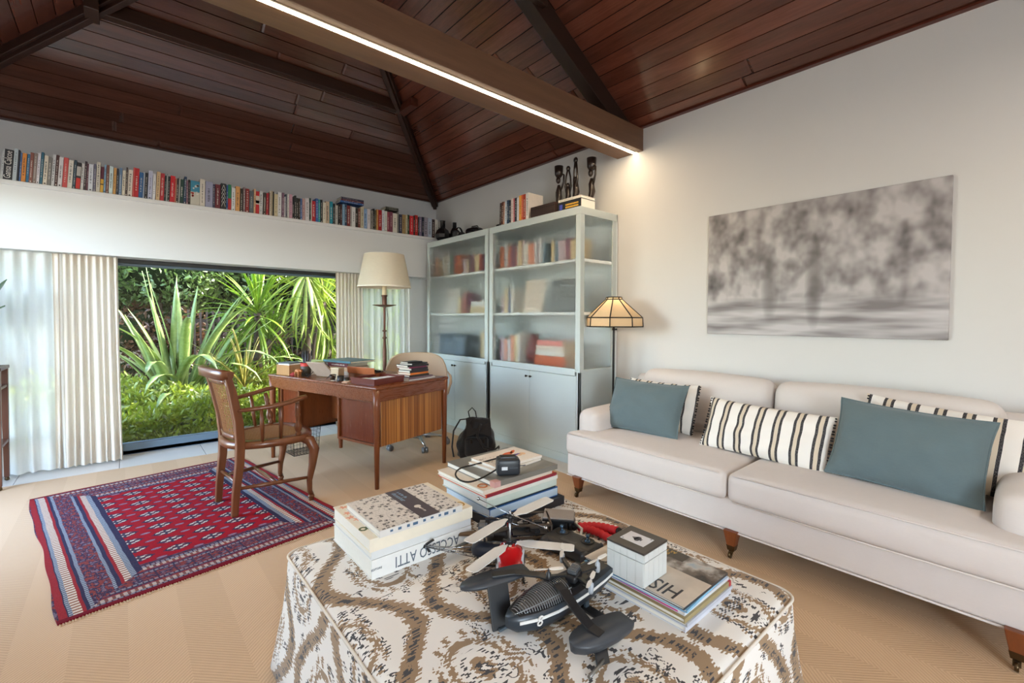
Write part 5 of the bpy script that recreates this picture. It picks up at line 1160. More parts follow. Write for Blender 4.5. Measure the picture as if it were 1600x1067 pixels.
tb.mesh(MB().prism(blob(.165,.085,.05,.010,.1,s=3),0,.0007).prism(blob(.11,.10,.02,.008,1.2,s=3),0,.0007),mat('#5c4a8c',.5),'drawing')
tb.mesh(MB().prism(blob(.215,.08,.02,.016,0,s=4),0,.0005).prism(blob(.19,.07,.012,.01,0,s=6),0,.0005),mat('#dcb48c',.5),'drawing')
kk=MB()
for i in range(34): 
    u_,v_=R.uniform(.01,.09),R.uniform(.02,.16); kk.bar((u_,v_,.0003),(u_+R.uniform(-.012,.012),v_+R.uniform(-.012,.012),.0003),.0016,.0006)
tb.mesh(kk,mat('#8a7464',.6),'drawing')
# charger with its lead
cg=thing('charger','black camera charger with coiled cable resting on the silver book','charger',(1.205,1.425,ZO+.185),-.55)
m_cg=mat('#22272e',.4,n=10,amt=.1)
obj('body',MB().rbox((0,0,.033),(.095,.058,.066),.010,(.002,.003,.001),4),m_cg,cg); obj('top_latch',MB().rbox((0,.006,.068),(.068,.034,.012),.004,n=2),mat('#1a1c20',.35),cg)
obj('label_plate',MB().box((-.030,-.0335,.025),(-.006,-.0315,.038)),mat('#d8dce0',.5),cg)
obj('grip_line',MB().box((-.0455,-.0326,.048),(.0455,-.0312,.050)).box((.002,-.0326,.030),(.036,-.0316,.034)),mat('#3c4148',.5),cg)
cbl=[(-.047,.0,.02),(-.075,-.01,.008),(-.12,-.055,.004),(-.17,-.085,.004),(-.205,-.05,.004),(-.215,.02,.004),(-.19,.085,.004),(-.13,.105,.010),(-.06,.095,.030),(-.02,.075,.045)]
cv=[]
for i in range(len(cbl)-1):
    for t in range(4): cv.append(tuple(Vector(cbl[max(0,i-1)])*(-.5*(t/4)+(t/4)**2-.5*(t/4)**3)+Vector(cbl[i])*(1-2.5*(t/4)**2+1.5*(t/4)**3)+Vector(cbl[i+1])*(.5*(t/4)+2*(t/4)**2-1.5*(t/4)**3)+Vector(cbl[min(len(cbl)-1,i+2)])*(-.5*(t/4)**2+.5*(t/4)**3)))
obj('cable',MB().tube(cv,.0036,7),m_black,cg); obj('plug',MB().tube([(-.035,.085,.040),(-.005,.07,.046),(.02,.055,.046)],[.008,.012,.010],8),m_black,cg)
obj('prong',MB().tube([(.048,.0,.03),(.075,.004,.03)],.003,6),mat('#8a8a8c',.3,metal=.9),cg)
# ---- right pile of magazines and the box with the ace
mags=[('#c8cbd4','white magazine at very bottom of the right magazine pile',.355,.27,.016),('#b4b8c4','pale lilac magazine second from bottom of right pile',.352,.268,.010),('#9a8c64','olive gold book with red corner in the right pile',.358,.272,.013),('#cfd2d8','grey white magazine with pink edge in the right pile',.335,.262,.009),('#7ab0d0','turquoise blue magazine second from top of right pile',.34,.262,.008),('#2c2c30','black topped magazine with big white letters on top of right pile',.34,.258,.007)]
z=ZO; mg=[]
for i,(c_,lb,L,Wd,t) in enumerate(mags):
    # spine faces +x side
    o=flat(lb,(1.245+R.uniform(-.006,.006),.765+R.uniform(-.004,.004),z),(Wd,L,t),PI/2*0+.0+.05*(i==4),c_,'right magazine pile',m_pagew,title=False,seed=i); mg.append((o,Wd,L,t)); z+=t+.0004
zm=z
# re-lay as landscape: long side along x
for o,Wd,L,t in mg: o.matrix_world=Matrix.Translation((1.247,.765,o.matrix_world.translation.z))@Matrix.Rotation(R.uniform(-.012,.012),4,'Z')@Matrix.Translation((L/2,-Wd/2,0))@Matrix(((0,-1,0,0),(0,0,-1,0),(1,0,0,0),(0,0,0,1)))@Matrix.Translation((0,-0.0,0)) if False else o.matrix_world
o,Wd,L,t=mg[3]; obj('pink_edge',MB().box((t*.3,.02,Wd-.0005),(t*.62,L*.8,Wd+.0008)),mat('#c83a8c',.5),o)
o,Wd,L,t=mg[2]; obj('red_corner',MB().box((-.0004,-.0008,-.0006),(t+.0006,.022,.012)).box((-.0004,L-.02,-.0006),(t+.0006,L+.0006,.012)),mat('#a8242c',.5),o)
o,Wd,L,t=mg[5]; tb=Top(o,Wd,L,t)
def cover():
    m,nt,b=newmat('magazine_cover_photo'); x,y,z=coord(nt); n=noise(nt,vec(nt,x,y,z),16,4)
    c=ramp(nt,n,[(.32,lin('#2a2624')),(.48,lin('#6a6058')),(.62,lin('#b9b4ae')),(.75,lin('#8aa4b8'))]); nt.links.new(c,b.inputs['Base Color']); b.inputs['Roughness'].default_value=.22; return m
tb.patch(.0,.0,.155,L,mat('#c4b8aa',.3,n=20,amt=.2),'cover_print'); tb.patch(.155,.0,Wd,L,cover(),'cover_print')
tb.patch(Wd-.05,L*.35,Wd-.001,L-.001,mat('#3a332c',.3),'cover_print',.0009)
tb.text('HISTORIC',.085,.045,L*.5,mat('#26262a',.4),PI/2,sx=.72,ext=.0009)
m_gold=mat('#c8a050',.4)
tb.text('AS TRAJETORIAS',.018,Wd-.016,L*.66,m_gold,PI/2,ext=.001); tb.text('DE LUIS PELA',.018,Wd-.034,L*.66,m_gold,PI/2,ext=.001)
ax_=thing('keepsake_box','small square box of pale bone tiles with an ace of spades on dark lid','box',(1.165,.775,zm+.001),.02)
m_bone=mat('#c9ccca',.35,n=14,amt=.08,coat=.2)
bw=.062
obj('body',MB().box((-bw+.002,-bw+.002,0),(bw-.002,bw-.002,.072)),mat('#8a8c8c',.5),ax_)
pm_=[]
for s in range(4):
    n_=5; xs_=[-bw+.0005]
    ws=[R.uniform(.8,1.3) for _ in range(n_)]; tot=sum(ws)
    for w in ws: xs_.append(xs_[-1]+w/tot*(2*bw-.001))
    for i in range(n_):
        for z0,z1 in ((.001,.070),(.0725,.094)):
            Mx=Matrix.Rotation(s*PI/2,4,'Z'); obj('bone_tile',MB().box((xs_[i]+.0004,-bw-.0015,z0),(xs_[i+1]-.0004,-bw+.003,z1),M=Mx),m_bone,ax_)
ld=obj('lid',MB().box((-bw-.0018,-bw-.0018,.0945),(bw+.0018,bw+.0018,.1005)).box((-bw+.002,-bw+.002,.0725),(bw-.002,bw-.002,.0945)),mat('#3c3733',.35),ax_,.0008)
obj('card_inlay',MB().box((-.030,-.040,.1005),(.030,.040,.1012)),mat('#cfcfd2',.4),ld)
sp_=MB(); 
for cx,cy,r_ in ((-.0065,-.003,.0078),(.0065,-.003,.0078)): sp_.lathe([(r_,.1012),(r_,.1018)],16,(cx,cy,0))
sp_.prism([(-.0135,-.001),(.0135,-.001),(.004,.010),(0,.0165),(-.004,.010)],.1012,.1018).prism([(-.0015,-.002),(.0015,-.002),(.006,-.016),(-.006,-.016)],.1012,.1018)
obj('spade',sp_,mat('#4a4a50',.5),ld)
for s in (1,-1): 
    q=text('A',.008,ld,(-s*.0245,s*.033,.1014),(0,0,0 if s>0 else PI),mat('#4a4a50',.5))
# ---- toys -----------------------------------------------------------------
m_carb=mat('#1d1e21',.35,n=60,amt=.2); m_pw=mat('#d8d6d2',.35,n=8,amt=.04); m_red=mat('#c4161c',.25,n=8,amt=.06,coat=.4); m_grey=mat('#6a6c70',.4,metal=.3); m_steel=mat('#a4a6aa',.25,metal=.9); m_clear=None
def blade(parent,c,ang,L,w,z,m,tip=.8,name='rotor_blade',root=.02,th=.0022,dz=0):
    ca,sa=math.cos(ang),math.sin(ang); V=[]
    rings=[]
    for f,ww in ((0,.30),(.12,.62),(.2,.95),(.6,1.0),(.95,tip),(1,tip*.75)):
        x=root+(L-root)*f; h=w*ww/2
        rings.append([(c[0]+ca*x-sa*q,c[1]+sa*x+ca*q,z+dz*f+k) for q,k in ((-h,0),(h,.002),(h,.002+th),(-h,th))])
    return obj(name,MB().loft(rings),m,parent,.0006)
# red coaxial helicopter
hc=(.935,1.094)
h1=thing('toy_helicopter','red canopy toy helicopter with four white rotor blades at the ottoman middle','toy helicopter',(hc[0],hc[1],ZO),0)
hd=math.radians(232); F=Matrix.Rotation(hd,4,'Z')
m_win=mat('#d8dce4',.2); 
rings=[]
for x,w,zb,zt_ in ((-.03,.022,.045,.085),(.0,.028,.032,.095),(.03,.030,.024,.090),(.055,.026,.022,.074),(.075,.018,.026,.058),(.085,.008,.032,.046)):
    x*=1.05; w*=1.5; zb+=.012; zt_+=.012
    rings.append([tuple(F@Vector((x,w*math.copysign(abs(math.cos(a))**.7,math.cos(a)),(zb+zt_)/2+(zt_-zb)/2*math.copysign(abs(math.sin(a))**.8,math.sin(a))))) for a in [2*PI*i/14 for i in range(14)]])
cn=obj('canopy',MB().loft(rings,True),m_red,h1)
WQ=[(x*1.05,w*1.5,z+.012) for x,w,z in ((.018,.0285,.082),(.052,.0245,.068),(.060,.0235,.040),(.038,.028,.036))]; WD=[(x*1.05,w*1.5,z+.012) for x,w,z in ((.026,.0282,.076),(.046,.0255,.068),(.050,.0248,.054),(.036,.028,.052))]
for s in (1,-1):
    obj('window',MB().loft([[tuple(F@Vector((x,s*(w+.0035),z))) for x,w,z in WQ],[tuple(F@Vector((x,s*(w-.004),z))) for x,w,z in WQ]]),m_win,cn)
    obj('window_dark',MB().loft([[tuple(F@Vector((x,s*(w+.0042),z))) for x,w,z in WD],[tuple(F@Vector((x,s*(w-.003),z))) for x,w,z in WD]]),m_carb,cn)
obj('emblem',MB().lathe([(.005,0),(.005,.0012)],12,M=F@T(.02,.0,.1065)),m_pw,cn)
ch_=MB(); 
for s in (1,-1):
    ch_.box((-.06,s*.014-.001,.03),(.02,s*.014+.001,.07),M=F)
ch_.box((-.06,-.013,.04),(.0,.013,.046),M=F).tube([F@Vector(p) for p in ((-.05,0,.06),(-.14,0,.062),(-.22,0,.064))],.0035,6)
obj('frame',ch_,m_carb,h1); obj('battery',MB().rbox((.01,0,.022),(.06,.03,.018),.004,n=2,M=F),mat('#22242a',.5),h1)
sk=MB()
for s in (1,-1):
    sk.tube([F@Vector(p) for p in ((-.055,s*.042,.004),(.045,s*.042,.004),(.06,s*.042,.010))],.0032,6)
    for x in (-.03,.025): sk.tube([F@Vector(p) for p in ((x,s*.012,.032),(x,s*.032,.022),(x,s*.042,.005))],.0026,6)
obj('skid',sk,m_carb,h1)
obj('mast',MB().lathe([(.0032,.07),(.0032,.196)],10),m_steel,h1)
for z,nm in ((.108,'rotor_hub'),(.186,'rotor_hub')):
    obj(nm,MB().lathe([(.008,z-.012),(.011,z-.004),(.008,z+.004),(.011,z+.010)],12).bar((-.026,-.006,z),(.026,.006,z),.012,.007).bar((-.01,.022,z+.004),(.01,-.022,z+.004),.006,.005),m_carb,h1)
for a,z in ((3.417,.108),(-.895,.108),(3.38,.190),(.10,.190)): blade(h1,(0,0),a,.205,.044,z,m_pw,.95,root=.02)
obj('flybar',MB().tube([(-.012,.155,.206),(.0,0,.2),(.012,-.15,.206)],.0016,6).lathe([(.004,.195),(.004,.212)],8).ball((-.012,.155,.206),.006,5).ball((.012,-.15,.206),.006,5),m_steel,h1)
obj('tail_fin',MB().prism([(0,-.001),(.035,-.001),(.035,.001),(0,.001)],0,.05,M=F@T(-.235,0,.045)),m_red,h1)
lk=MB()
for s in (1,-1): lk.tube([F@Vector((.012,s*.012,.088)),F@Vector((.02,s*.02,.118))],.0015,5); lk.tube([F@Vector((-.03,s*.016,.05)),F@Vector((-.012,s*.03,.10))],.0018,5)
obj('linkage',lk,m_steel,h1)
# dark helicopter lying behind
h2=thing('toy_helicopter','dark blue skeletal toy helicopter with thin tail boom beside left book stack','toy helicopter',(.925,1.215,ZO),math.radians(-42))
obj('body',MB().rbox((.015,0,.042),(.11,.040,.045),.018,(.006,.004,.004),4),mat('#1d2a3e',.35,coat=.3),h2); obj('canopy',MB().ball((.055,0,.045),(.032,.020,.022),7),mat('#27548a',.2,coat=.5),h2)
obj('tail_boom',MB().tube([(-.03,0,.05),(-.12,0,.046),(-.205,0,.05)],.0032,6).tube([(-.03,.012,.02),(-.20,.0,.046)],.0015,5).tube([(-.03,-.012,.02),(-.20,.0,.046)],.0015,5),m_steel,h2)
tr_=obj('tail_rotor',MB().lathe([(.004,-.008),(.004,.008)],8,M=T(-.205,0,.05,0,PI/2)).bar((-.235,.006,.03),(-.175,.006,.07),.008,.002,(0,1,0)).bar((-.222,.008,.075),(-.190,.008,.025),.007,.002,(0,1,0)),m_carb,h2)
obj('skid',MB().tube([(-.045,.035,.004),(.06,.035,.004)],.0028,6).tube([(-.045,-.035,.004),(.06,-.035,.004)],.0028,6).tube([(-.02,.015,.03),(-.02,.035,.005)],.0024,5).tube([(-.02,-.015,.03),(-.02,-.035,.005)],.0024,5).tube([(.04,.015,.03),(.04,.035,.005)],.0024,5).tube([(.04,-.015,.03),(.04,-.035,.005)],.0024,5),m_carb,h2)
obj('mast',MB().tube([(.0,0,.06),(.0,0,.09)],.004,8).bar((-.03,0,.088),(.03,0,.088),.01,.006),m_carb,h2)
for a in (.6,3.9): blade(h2,(0,0),a,.12,.018,.088,m_carb,.8)
# bronze helicopter tail
h3=thing('toy_helicopter','bronze toy helicopter with grey tail fin at the foot of middle book stack','toy helicopter',(1.005,1.285,ZO),math.radians(-40))
obj('tail_boom',MB().tube([(-.0,0,.045),(-.07,.0,.046),(-.15,0,.040)],[.013,.009,.004],10),mat('#7a6048',.3,metal=.5),h3)
obj('body',MB().rbox((.03,0,.038),(.08,.042,.05),.016,(.004,.004,.006),4),mat('#2b2a2c',.35),h3)
obj('tail_fin',MB().prism([(-.045,-.0015),(-.012,-.0015),(-.012,.0015),(-.045,.0015)],.04,.085).cbox((-.03,0,.082),(.02,.055,.003)),m_grey,h3)
obj('rotor_mast',MB().tube([(.0,0,.05),(0,0,.10)],.003,6).bar((-.02,0,.10),(.02,0,.10),.01,.006),m_carb,h3)
obj('flybar',MB().tube([(-.10,.06,.112),(.10,-.06,.104)],.0014,5),m_steel,h3)
obj('skid',MB().tube([(-.03,.025,.004),(.06,.025,.004)],.0024,5).tube([(-.03,-.025,.004),(.06,-.025,.004)],.0024,5).tube([(.0,.012,.02),(.0,.025,.004)],.002,5).tube([(.0,-.012,.02),(.0,-.025,.004)],.002,5),m_carb,h3)
# open frame drone with purple motors
q1=thing('toy_drone','open brown-black frame drone with purple motors before the flat black book','drone',(1.15,1.235,ZO),math.radians(-35))
fm=MB()
for z in (.03,.075):
    for a,b_ in (((-.075,-.055),(.075,-.055)),((.075,-.055),(.075,.055)),((.075,.055),(-.075,.055)),((-.075,.055),(-.075,-.055))): fm.bar((a[0],a[1],z),(b_[0],b_[1],z),.006,.006)
for x in (-.075,.075):
    for y in (-.055,.055): fm.bar((x,y,.028),(x,y,.078),.006,.006,(1,0,0))
obj('frame',fm,mat('#4a3c30',.45,metal=.2),q1)
el=MB()
for i in range(16): el.cbox((R.uniform(-.055,.055),R.uniform(-.04,.04),R.uniform(.03,.066)),(R.uniform(.012,.035),R.uniform(.008,.022),R.uniform(.006,.014)),M=None)
obj('electronics',el.box((-.065,-.045,.032),(.065,.045,.037)),mat('#242224',.45,n=50,amt=.4),q1)
for x in (-.06,.06):
    for y in (-.045,.045): obj('motor',MB().lathe([(.014,.0),(.017,.004),(.017,.024),(.010,.03)],14,(x,y,0)),mat('#2c2766',.25,metal=.5),q1)
# remote control
rc=thing('remote_control','black two-stick radio transmitter lying behind the hydrofoil drone','remote control',(1.197,1.058,ZO),math.radians(-82))
obj('body',MB().rbox((0,0,.027),(.20,.105,.050),.016,(.0,.004,.003),5),mat('#222224',.45,n=40,amt=.12),rc)
for s in (1,-1):
    obj('grip',MB().rbox((s*.085,-.03,.026),(.04,.075,.050),.018,n=4),mat('#2a2a2c',.5),rc)
    st=obj('stick_well',MB().lathe([(.022,.052),(.025,.056),(.020,.056),(.014,.050)],18,(s*.052,.012,0)),m_black,rc); obj('stick',MB().tube([(s*.052,.012,.05),(s*.055,.010,.072)],[.003,.003],8).lathe([(.003,.068),(.007,.072),(.006,.08)],10,(s*.055,.010,0)).ball((s*.052,.012,.052),.012,6),mat('#41576a',.25,metal=.6),rc)
obj('switch_plate',MB().box((-.03,-.04,.0525),(.03,-.012,.0545)),mat('#3a3a3c',.4),rc); obj('label',MB().box((-.02,.03,.0525),(.09,.044,.0538)),mat('#b9b0a4',.5),rc)
obj('antenna',MB().tube([(.0,.05,.04),(-.02,.09,.048),(-.09,.12,.05)],[.005,.005,.004],8),mat('#b9b6b0',.4),rc)
# action camera housing with flat pad
gp=thing('action_camera','small black camera housing with flat grey pad on top and round lens','camera',(1.264,1.19,ZO),math.radians(-50))
obj('body',MB().rbox((0,0,.043),(.07,.062,.050),.008,n=3),m_carb,gp); obj('pad',MB().box((-.058,-.042,.072),(.058,.042,.078)),mat('#8f8680',.5),gp,.002); obj('pad_base',MB().box((-.06,-.044,.062),(.06,.044,.072)),m_carb,gp,.002)
obj('lens',MB().lathe([(.022,0),(.022,.014),(.015,.016),(.012,.01)],18,M=T(.035,-.002,.040,0,0,PI/2)),m_black,gp); obj('lens_glass',MB().ball((.047,-.002,.040),(.006,.013,.013),7),mat('#4a5c6c',.08,metal=.5),gp)
obj('clip',MB().cbox((-.02,.0,.010),(.05,.04,.018)).cbox((.02,-.035,.012),(.03,.02,.022)),mat('#37424c',.4),gp)
# red flexible tripod
tpd=thing('mini_tripod','bendy mini tripod with red foam legs beside the remote control','tripod',(1.318,1.140,ZO),0)
for k,(dx,dy) in enumerate(((.085,-.118),(.030,-.152),(.062,-.138))):
    zz=.017 if k<2 else .043
    c0=Vector((.0,0,.028)); pts=[c0.lerp(Vector((dx,dy,zz)),f)+Vector((.018*math.sin(PI*f),.012*math.sin(PI*f),.0)) for f in [i/26 for i in range(27)]]
    l=obj('leg',MB().tube(pts,[.0095 if i%3 else .0125 for i in range(27)] if False else [.0155 if i%3==1 else .016 if i%3==2 else .0125 for i in range(27)],10),mat('#c81e28',.6,n=60,amt=.1),tpd)
    obj('leg_cap',MB().ball(tuple(pts[-1]+(pts[-1]-pts[-2]).normalized()*.008),.0145,6),m_black,l)
obj('head',MB().ball((-.012,.012,.030),.017,7).tube([(-.012,.012,.03),(-.035,.03,.034)],.012,8),m_black,tpd); obj('knob',MB().lathe([(.009,0),(.011,.004),(.011,.014)],12,(-.008,.02,.042)),mat('#4a3c34',.5),tpd)
# hydrofoil drone
hy=thing('hydrofoil_drone','black hydrofoil boat drone with ribbed clear canopy and number 8','drone',(0,0,0))
m_hull=mat('#2a323a',.35,n=20,amt=.08); m_float=mat('#34383e',.45,n=30,amt=.1)
HY=lambda x:.868-.055*(x-.735)
def hull_ring(x,w,zb,zt_,n=12):
    y=HY(x); q=[]
    for a in [PI+PI*i/(n-1) for i in range(n)]: q.append((x,y+w*math.copysign(abs(math.cos(a))**.42,math.cos(a)),zt_-(zt_-zb)*abs(math.sin(a))**.8))
    return q
hr=[(.732,.006,.462,.490),(.755,.024,.446,.491),(.80,.043,.438,.493),(.86,.053,.437,.496),(.93,.055,.440,.499),(1.0,.050,.447,.502),(1.06,.042,.456,.505),(1.10,.034,.466,.507)]
obj('hull',MB().loft([hull_ring(*q) for q in hr],True),m_hull,hy)
sm_=MB()
sm_.loft([[(x,HY(x)-w-.0008,zt_-.020),(x,HY(x)-w-.0008,zt_-.012),(x,HY(x)-w+.006,zt_-.012),(x,HY(x)-w+.006,zt_-.020)] for x,w,zb,zt_ in hr[1:]])
obj('white_stripe',sm_,m_pw,hy)
text('8',.038,hy,(.800,HY(.800)-.0462,.474),(PI/2,0,-.28),m_pw,sx=1.0,shear=.2,ext=.0012)
dk_=obj('deck',MB().loft([[(x,HY(x)-w*.93,zt_),(x,HY(x)+w*.93,zt_),(x,HY(x)+w*.6,zt_+h),(x,HY(x)-w*.6,zt_+h)] for (x,w,zb,zt_),h in zip(hr[1:],(.002,.003,.004,.006,.008,.006,.003))]),m_carb,hy,.001)
cn=MB(); rb_=MB()
def can(t,a,o=0):
    x=.752+.175*t; w=(.048*math.sin(PI*min(1,t*.62+.03))**.7)+o; h=(.036*math.sin(PI*min(1,t*.60+.02))**.8)+o
    return (x,HY(x)+w*math.cos(a),.490+h*math.sin(a))
m_cl,nt,b_=newmat('clear_canopy'); b_.inputs['Transmission Weight'].default_value=1; b_.inputs['Roughness'].default_value=.03; b_.inputs['IOR'].default_value=1.12; b_.inputs['Base Color'].default_value=(.93,.94,.95,1); b_.inputs['Specular IOR Level'].default_value=.8
cn.loft([[can(i/14,PI*j/12,.0015) for j in range(13)] for i in range(15)],True,False,False)
obj('canopy',cn,m_cl,hy)
for i in range(25):
    t=.05+.9*i/24; p=[can(t,PI*j/10) for j in range(11)]; rb_.tube(p,.0011,5)
rb_.tube([can(i/14,PI*.78) for i in range(15)],.0014,5); obj('canopy_rib',rb_,mat('#8c8e92',.35,metal=.2),hy); obj('canopy_core',MB().loft([[(x,y,z) if True else 0 for (x,y,z) in [(can(t,a,-.009)) for a in [PI*j/8 for j in range(9)]]] for t in (.12,.3,.5,.7,.92)],True,True,True),mat('#5c5650',.5,n=40,amt=.2),hy)
# carbon arms to the floats
def strap(pts,w,th,name): 
    rings=[]
    P=[Vector(p) for p in pts]
    for i,p in enumerate(P):
        t=(P[min(i+1,len(P)-1)]-P[max(i-1,0)]); t.z=0; t.normalize(); n=Vector((-t.y,t.x,0))
        rings.append([tuple(p+n*a+Vector((0,0,b_))) for a,b_ in ((-w/2,-th/2),(w/2,-th/2),(w/2,th/2),(-w/2,th/2))])
    return obj(name,MB().loft(rings),m_carb,hy,.0008)
strap([(.905,.86,.522),(.88,.90,.530),(.83,.95,.535),(.775,.985,.532)],.026,.005,'float_arm')
strap([(.895,.85,.522),(.880,.81,.528),(.868,.76,.512),(.868,.705,.488),(.872,.675,.483)],.028,.005,'float_arm')
def flt(c,a,L,w,h,name,zt_):
    M=T(c[0],c[1],zt_,a); rings=[]
    for f,k in ((-.5,.12),(-.46,.45),(-.35,.78),(-.15,1),(.15,1.0),(.38,.85),(.47,.72),(.5,.6)):
        q=[]
        for j in range(14): 
            t=PI+PI*j/13; q.append((f*L,w/2*k*math.cos(t),h*(.45+.55*k)*math.sin(t)))
        rings.append(q)
    return obj(name,MB().loft(rings,True,M=M),m_float,hy)
flt((.782,.980),-.22,.205,.070,.020,'float',.527); flt((.885,.690),-.16,.185,.080,.040,'float',.484)
obj('foil_blade',MB().loft([[(.738,.955,.525),(.796,.940,.525),(.796,.945,.525),(.738,.960,.525)],[(.730,.920,.4235),(.786,.905,.4235),(.786,.910,.4235),(.730,.925,.4235)]]),m_carb,hy,.0008)
obj('foil_tip',MB().rbox((.758,.911,.4275),(.034,.010,.008),.003,n=2),mat('#5c6a74',.3,metal=.4),hy)
obj('foil_blade',MB().loft([[(.865,.692,.455),(.898,.684,.455),(.898,.688,.455),(.865,.696,.455)],[(.845,.665,.4235),(.878,.655,.4235),(.878,.66,.4235),(.845,.67,.4235)]]),m_carb,hy)
obj('foil_rod',MB().tube([(.80,.655,.428),(.845,.662,.428),(.885,.672,.428)],.0045,8),mat('#77736c',.35,metal=.5),hy)
obj('foil_strut',MB().loft([[(.984,.818,.425),(.998,.818,.425),(.998,.826,.425),(.984,.826,.425)],[(.990,.828,.475),(1.006,.828,.475),(1.006,.836,.475),(.990,.836,.475)]]),mat('#3c4e60',.3),hy)
obj('foil_wing',MB().rbox((.99,.835,.4275),(.030,.13,.008),.003,n=2,M=T(0,0,0,0)),m_carb,hy)
# little quadcopter riding on the hull
qd=thing('toy_drone','little black quadcopter with white propellers mounted on top of hydrofoil hull','drone',(.965,.848,.508),math.radians(20))
obj('body',MB().rbox((0,0,.013),(.060,.034,.022),.008,n=3),m_carb,qd); obj('top_shell',MB().rbox((0,0,.028),(.042,.028,.010),.005,n=2),mat('#41464c',.3),qd)
gr=MB()
for i in range(5): gr.cbox((-.016+i*.008,0,.0345),(.003,.024,.003))
obj('fins',gr,m_grey,qd)
for k,(x,y) in enumerate(((-.060,.052),(.055,.06),(.058,-.05),(-.050,-.068))):
    a=obj('arm',MB().bar((x*.3,y*.3,.018),(x,y,.024),.010,.006).bar((x*.55,y*.55,.008),(x,y,.014),.004,.004),m_carb,qd); obj('motor',MB().lathe([(.006,.008),(.0075,.014),(.0075,.034),(.003,.038),(.003,.046)],10,(x,y,0)),mat('#9aa0a8',.3) if k!=0 else m_carb,a)
    an=(2.2,.35,-.35,.12)[k]
    for t in (0,PI): blade(a,(x,y),an+t,.042,.012,.044,m_pw,.7,'propeller_blade',.001,.0015)
# ================================================================ GARDEN BEHIND THE GLASS
def leaf_mat(name,c1,c2,tr=.4,rough=.35):
    m=bpy.data.materials.new(name); m.use_nodes=True; nt=m.node_tree; b=nt.nodes['Principled BSDF']; o=nt.nodes['Material Output']
    x,y,z=coord(nt); n=noise(nt,vec(nt,x,y,z),3.5,4,.7); n2=noise(nt,vec(nt,x,y,z),28,2)
    c=mix(nt,((n*.7+n2*.6-.15)).m('MULTIPLY',1.0,clamp=True),lin(c1),lin(c2)); nt.links.new(c,b.inputs['Base Color']); b.inputs['Roughness'].default_value=rough
    t=nt.nodes.new('ShaderNodeBsdfTranslucent'); nt.links.new(c,t.inputs[0]); q=nt.nodes.new('ShaderNodeMixShader'); q.inputs[0].default_value=tr
    nt.links.new(b.outputs[0],q.inputs[1]); nt.links.new(t.outputs[0],q.inputs[2]); nt.links.new(q.outputs[0],o.inputs['Surface']); return m
struct('ground',MB().box((-14,5.47,-.3),(16,24,-.04)),mat('#33301c',.95,n=6,amt=.3))
G=random.Random(11)
def scatter(mb,fn,n,ls,aspect=.45,up=.3):
    for _ in range(n):
        p=Vector(fn()); d=Vector((G.uniform(-1,1),G.uniform(-1,1)-.25,G.uniform(-.6,1)*1.0+up)).normalized(); l=ls*G.uniform(.6,1.3)
        s=d.cross(Vector((G.uniform(-1,1),G.uniform(-1,1),G.uniform(-1,1)))).normalized(); w=l*aspect/2
        a=p; m=p+d*l*.5; n_=d.cross(s)*l*.06
        o=len(mb.v); mb.v+=[tuple(a),tuple(m+s*w+n_),tuple(p+d*l),tuple(m-s*w+n_)]; mb.f.append((o,o+1,o+2,o+3)); mb.s.append(False)
m_hedge=leaf_mat('evergreen_leaves','#1c3016','#6c8440',.3); m_dead=leaf_mat('dry_brown_leaves','#24170f','#6e4a30',.25); m_lime=leaf_mat('lime_shrub_leaves','#3f6a12','#b4cc3c',.45)
m_trunk=mat('#3a2a1e',.9,n=16,amt=.35,bp=.5)
def shrub(label,cx,cy,w,d,h,z0,n,ls,m,nm='shrub',core=True):
    o=thing(nm,label,'shrub' if nm!='tree' else 'tree',(cx,cy,-.04))
    lumps=[(G.uniform(-.42,.42)*w,G.uniform(-.3,.3)*d,z0+G.uniform(.15,.85)*(h-z0),G.uniform(.16,.3)*min(w,h-z0)) for _ in range(26)]
    def pt():
        l=G.choice(lumps); v=Vector((G.gauss(0,1),G.gauss(0,1),G.gauss(0,1))).normalized()*l[3]*G.uniform(.75,1.08)
        return (l[0]+v.x,l[1]+v.y*.8,max(.03,l[2]+v.z))
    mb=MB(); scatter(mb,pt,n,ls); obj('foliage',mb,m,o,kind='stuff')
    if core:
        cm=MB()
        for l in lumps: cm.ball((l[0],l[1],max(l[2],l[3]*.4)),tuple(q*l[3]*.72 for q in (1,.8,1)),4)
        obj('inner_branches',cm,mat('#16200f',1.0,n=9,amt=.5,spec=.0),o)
    for i in range(3):
        x=G.uniform(-.25,.25)*w; obj('trunk',MB().tube([(x,0,0),(x+G.uniform(-.1,.1),.05,z0*.5+.2),(x+G.uniform(-.2,.2),0,z0+.4*(h-z0))],[.05,.04,.02],7),m_trunk,o)
    return o
shrub('tall dark evergreen tree behind the sword-leaved plant at garden left',-.3,9.3,3.6,1.6,3.9,1.1,17000,.115,m_hedge,'tree')
shrub('brown withered bush between flax plant and dark tree',.45,8.7,1.0,.7,1.45,.2,4500,.085,m_dead)
shrub('spreading leafy tree hanging over the garden left with low dark branches',.1,8.7,2.6,1.0,3.2,1.35,13000,.10,m_hedge,'tree')
shrub('tall dark evergreen tree above the dark slatted fence',1.9,9.6,3.0,1.6,4.0,1.5,17000,.115,m_hedge,'tree')
shrub('dense evergreen tree filling the gap behind the two big yuccas',2.6,10.7,5.0,.9,4.6,.5,14000,.15,m_hedge,'tree')
shrub('broad evergreen tree at the garden far right behind drooping yucca',4.6,9.6,3.2,1.6,4.0,.6,15000,.115,m_hedge,'tree')
shrub('pale green bush behind drooping yucca near right window edge',3.6,7.9,1.5,1.0,2.4,.2,7000,.08,m_lime)
shrub('dim brown undergrowth bush behind the dark fence',2.3,9.0,2.2,.8,1.3,.1,5000,.08,m_dead)
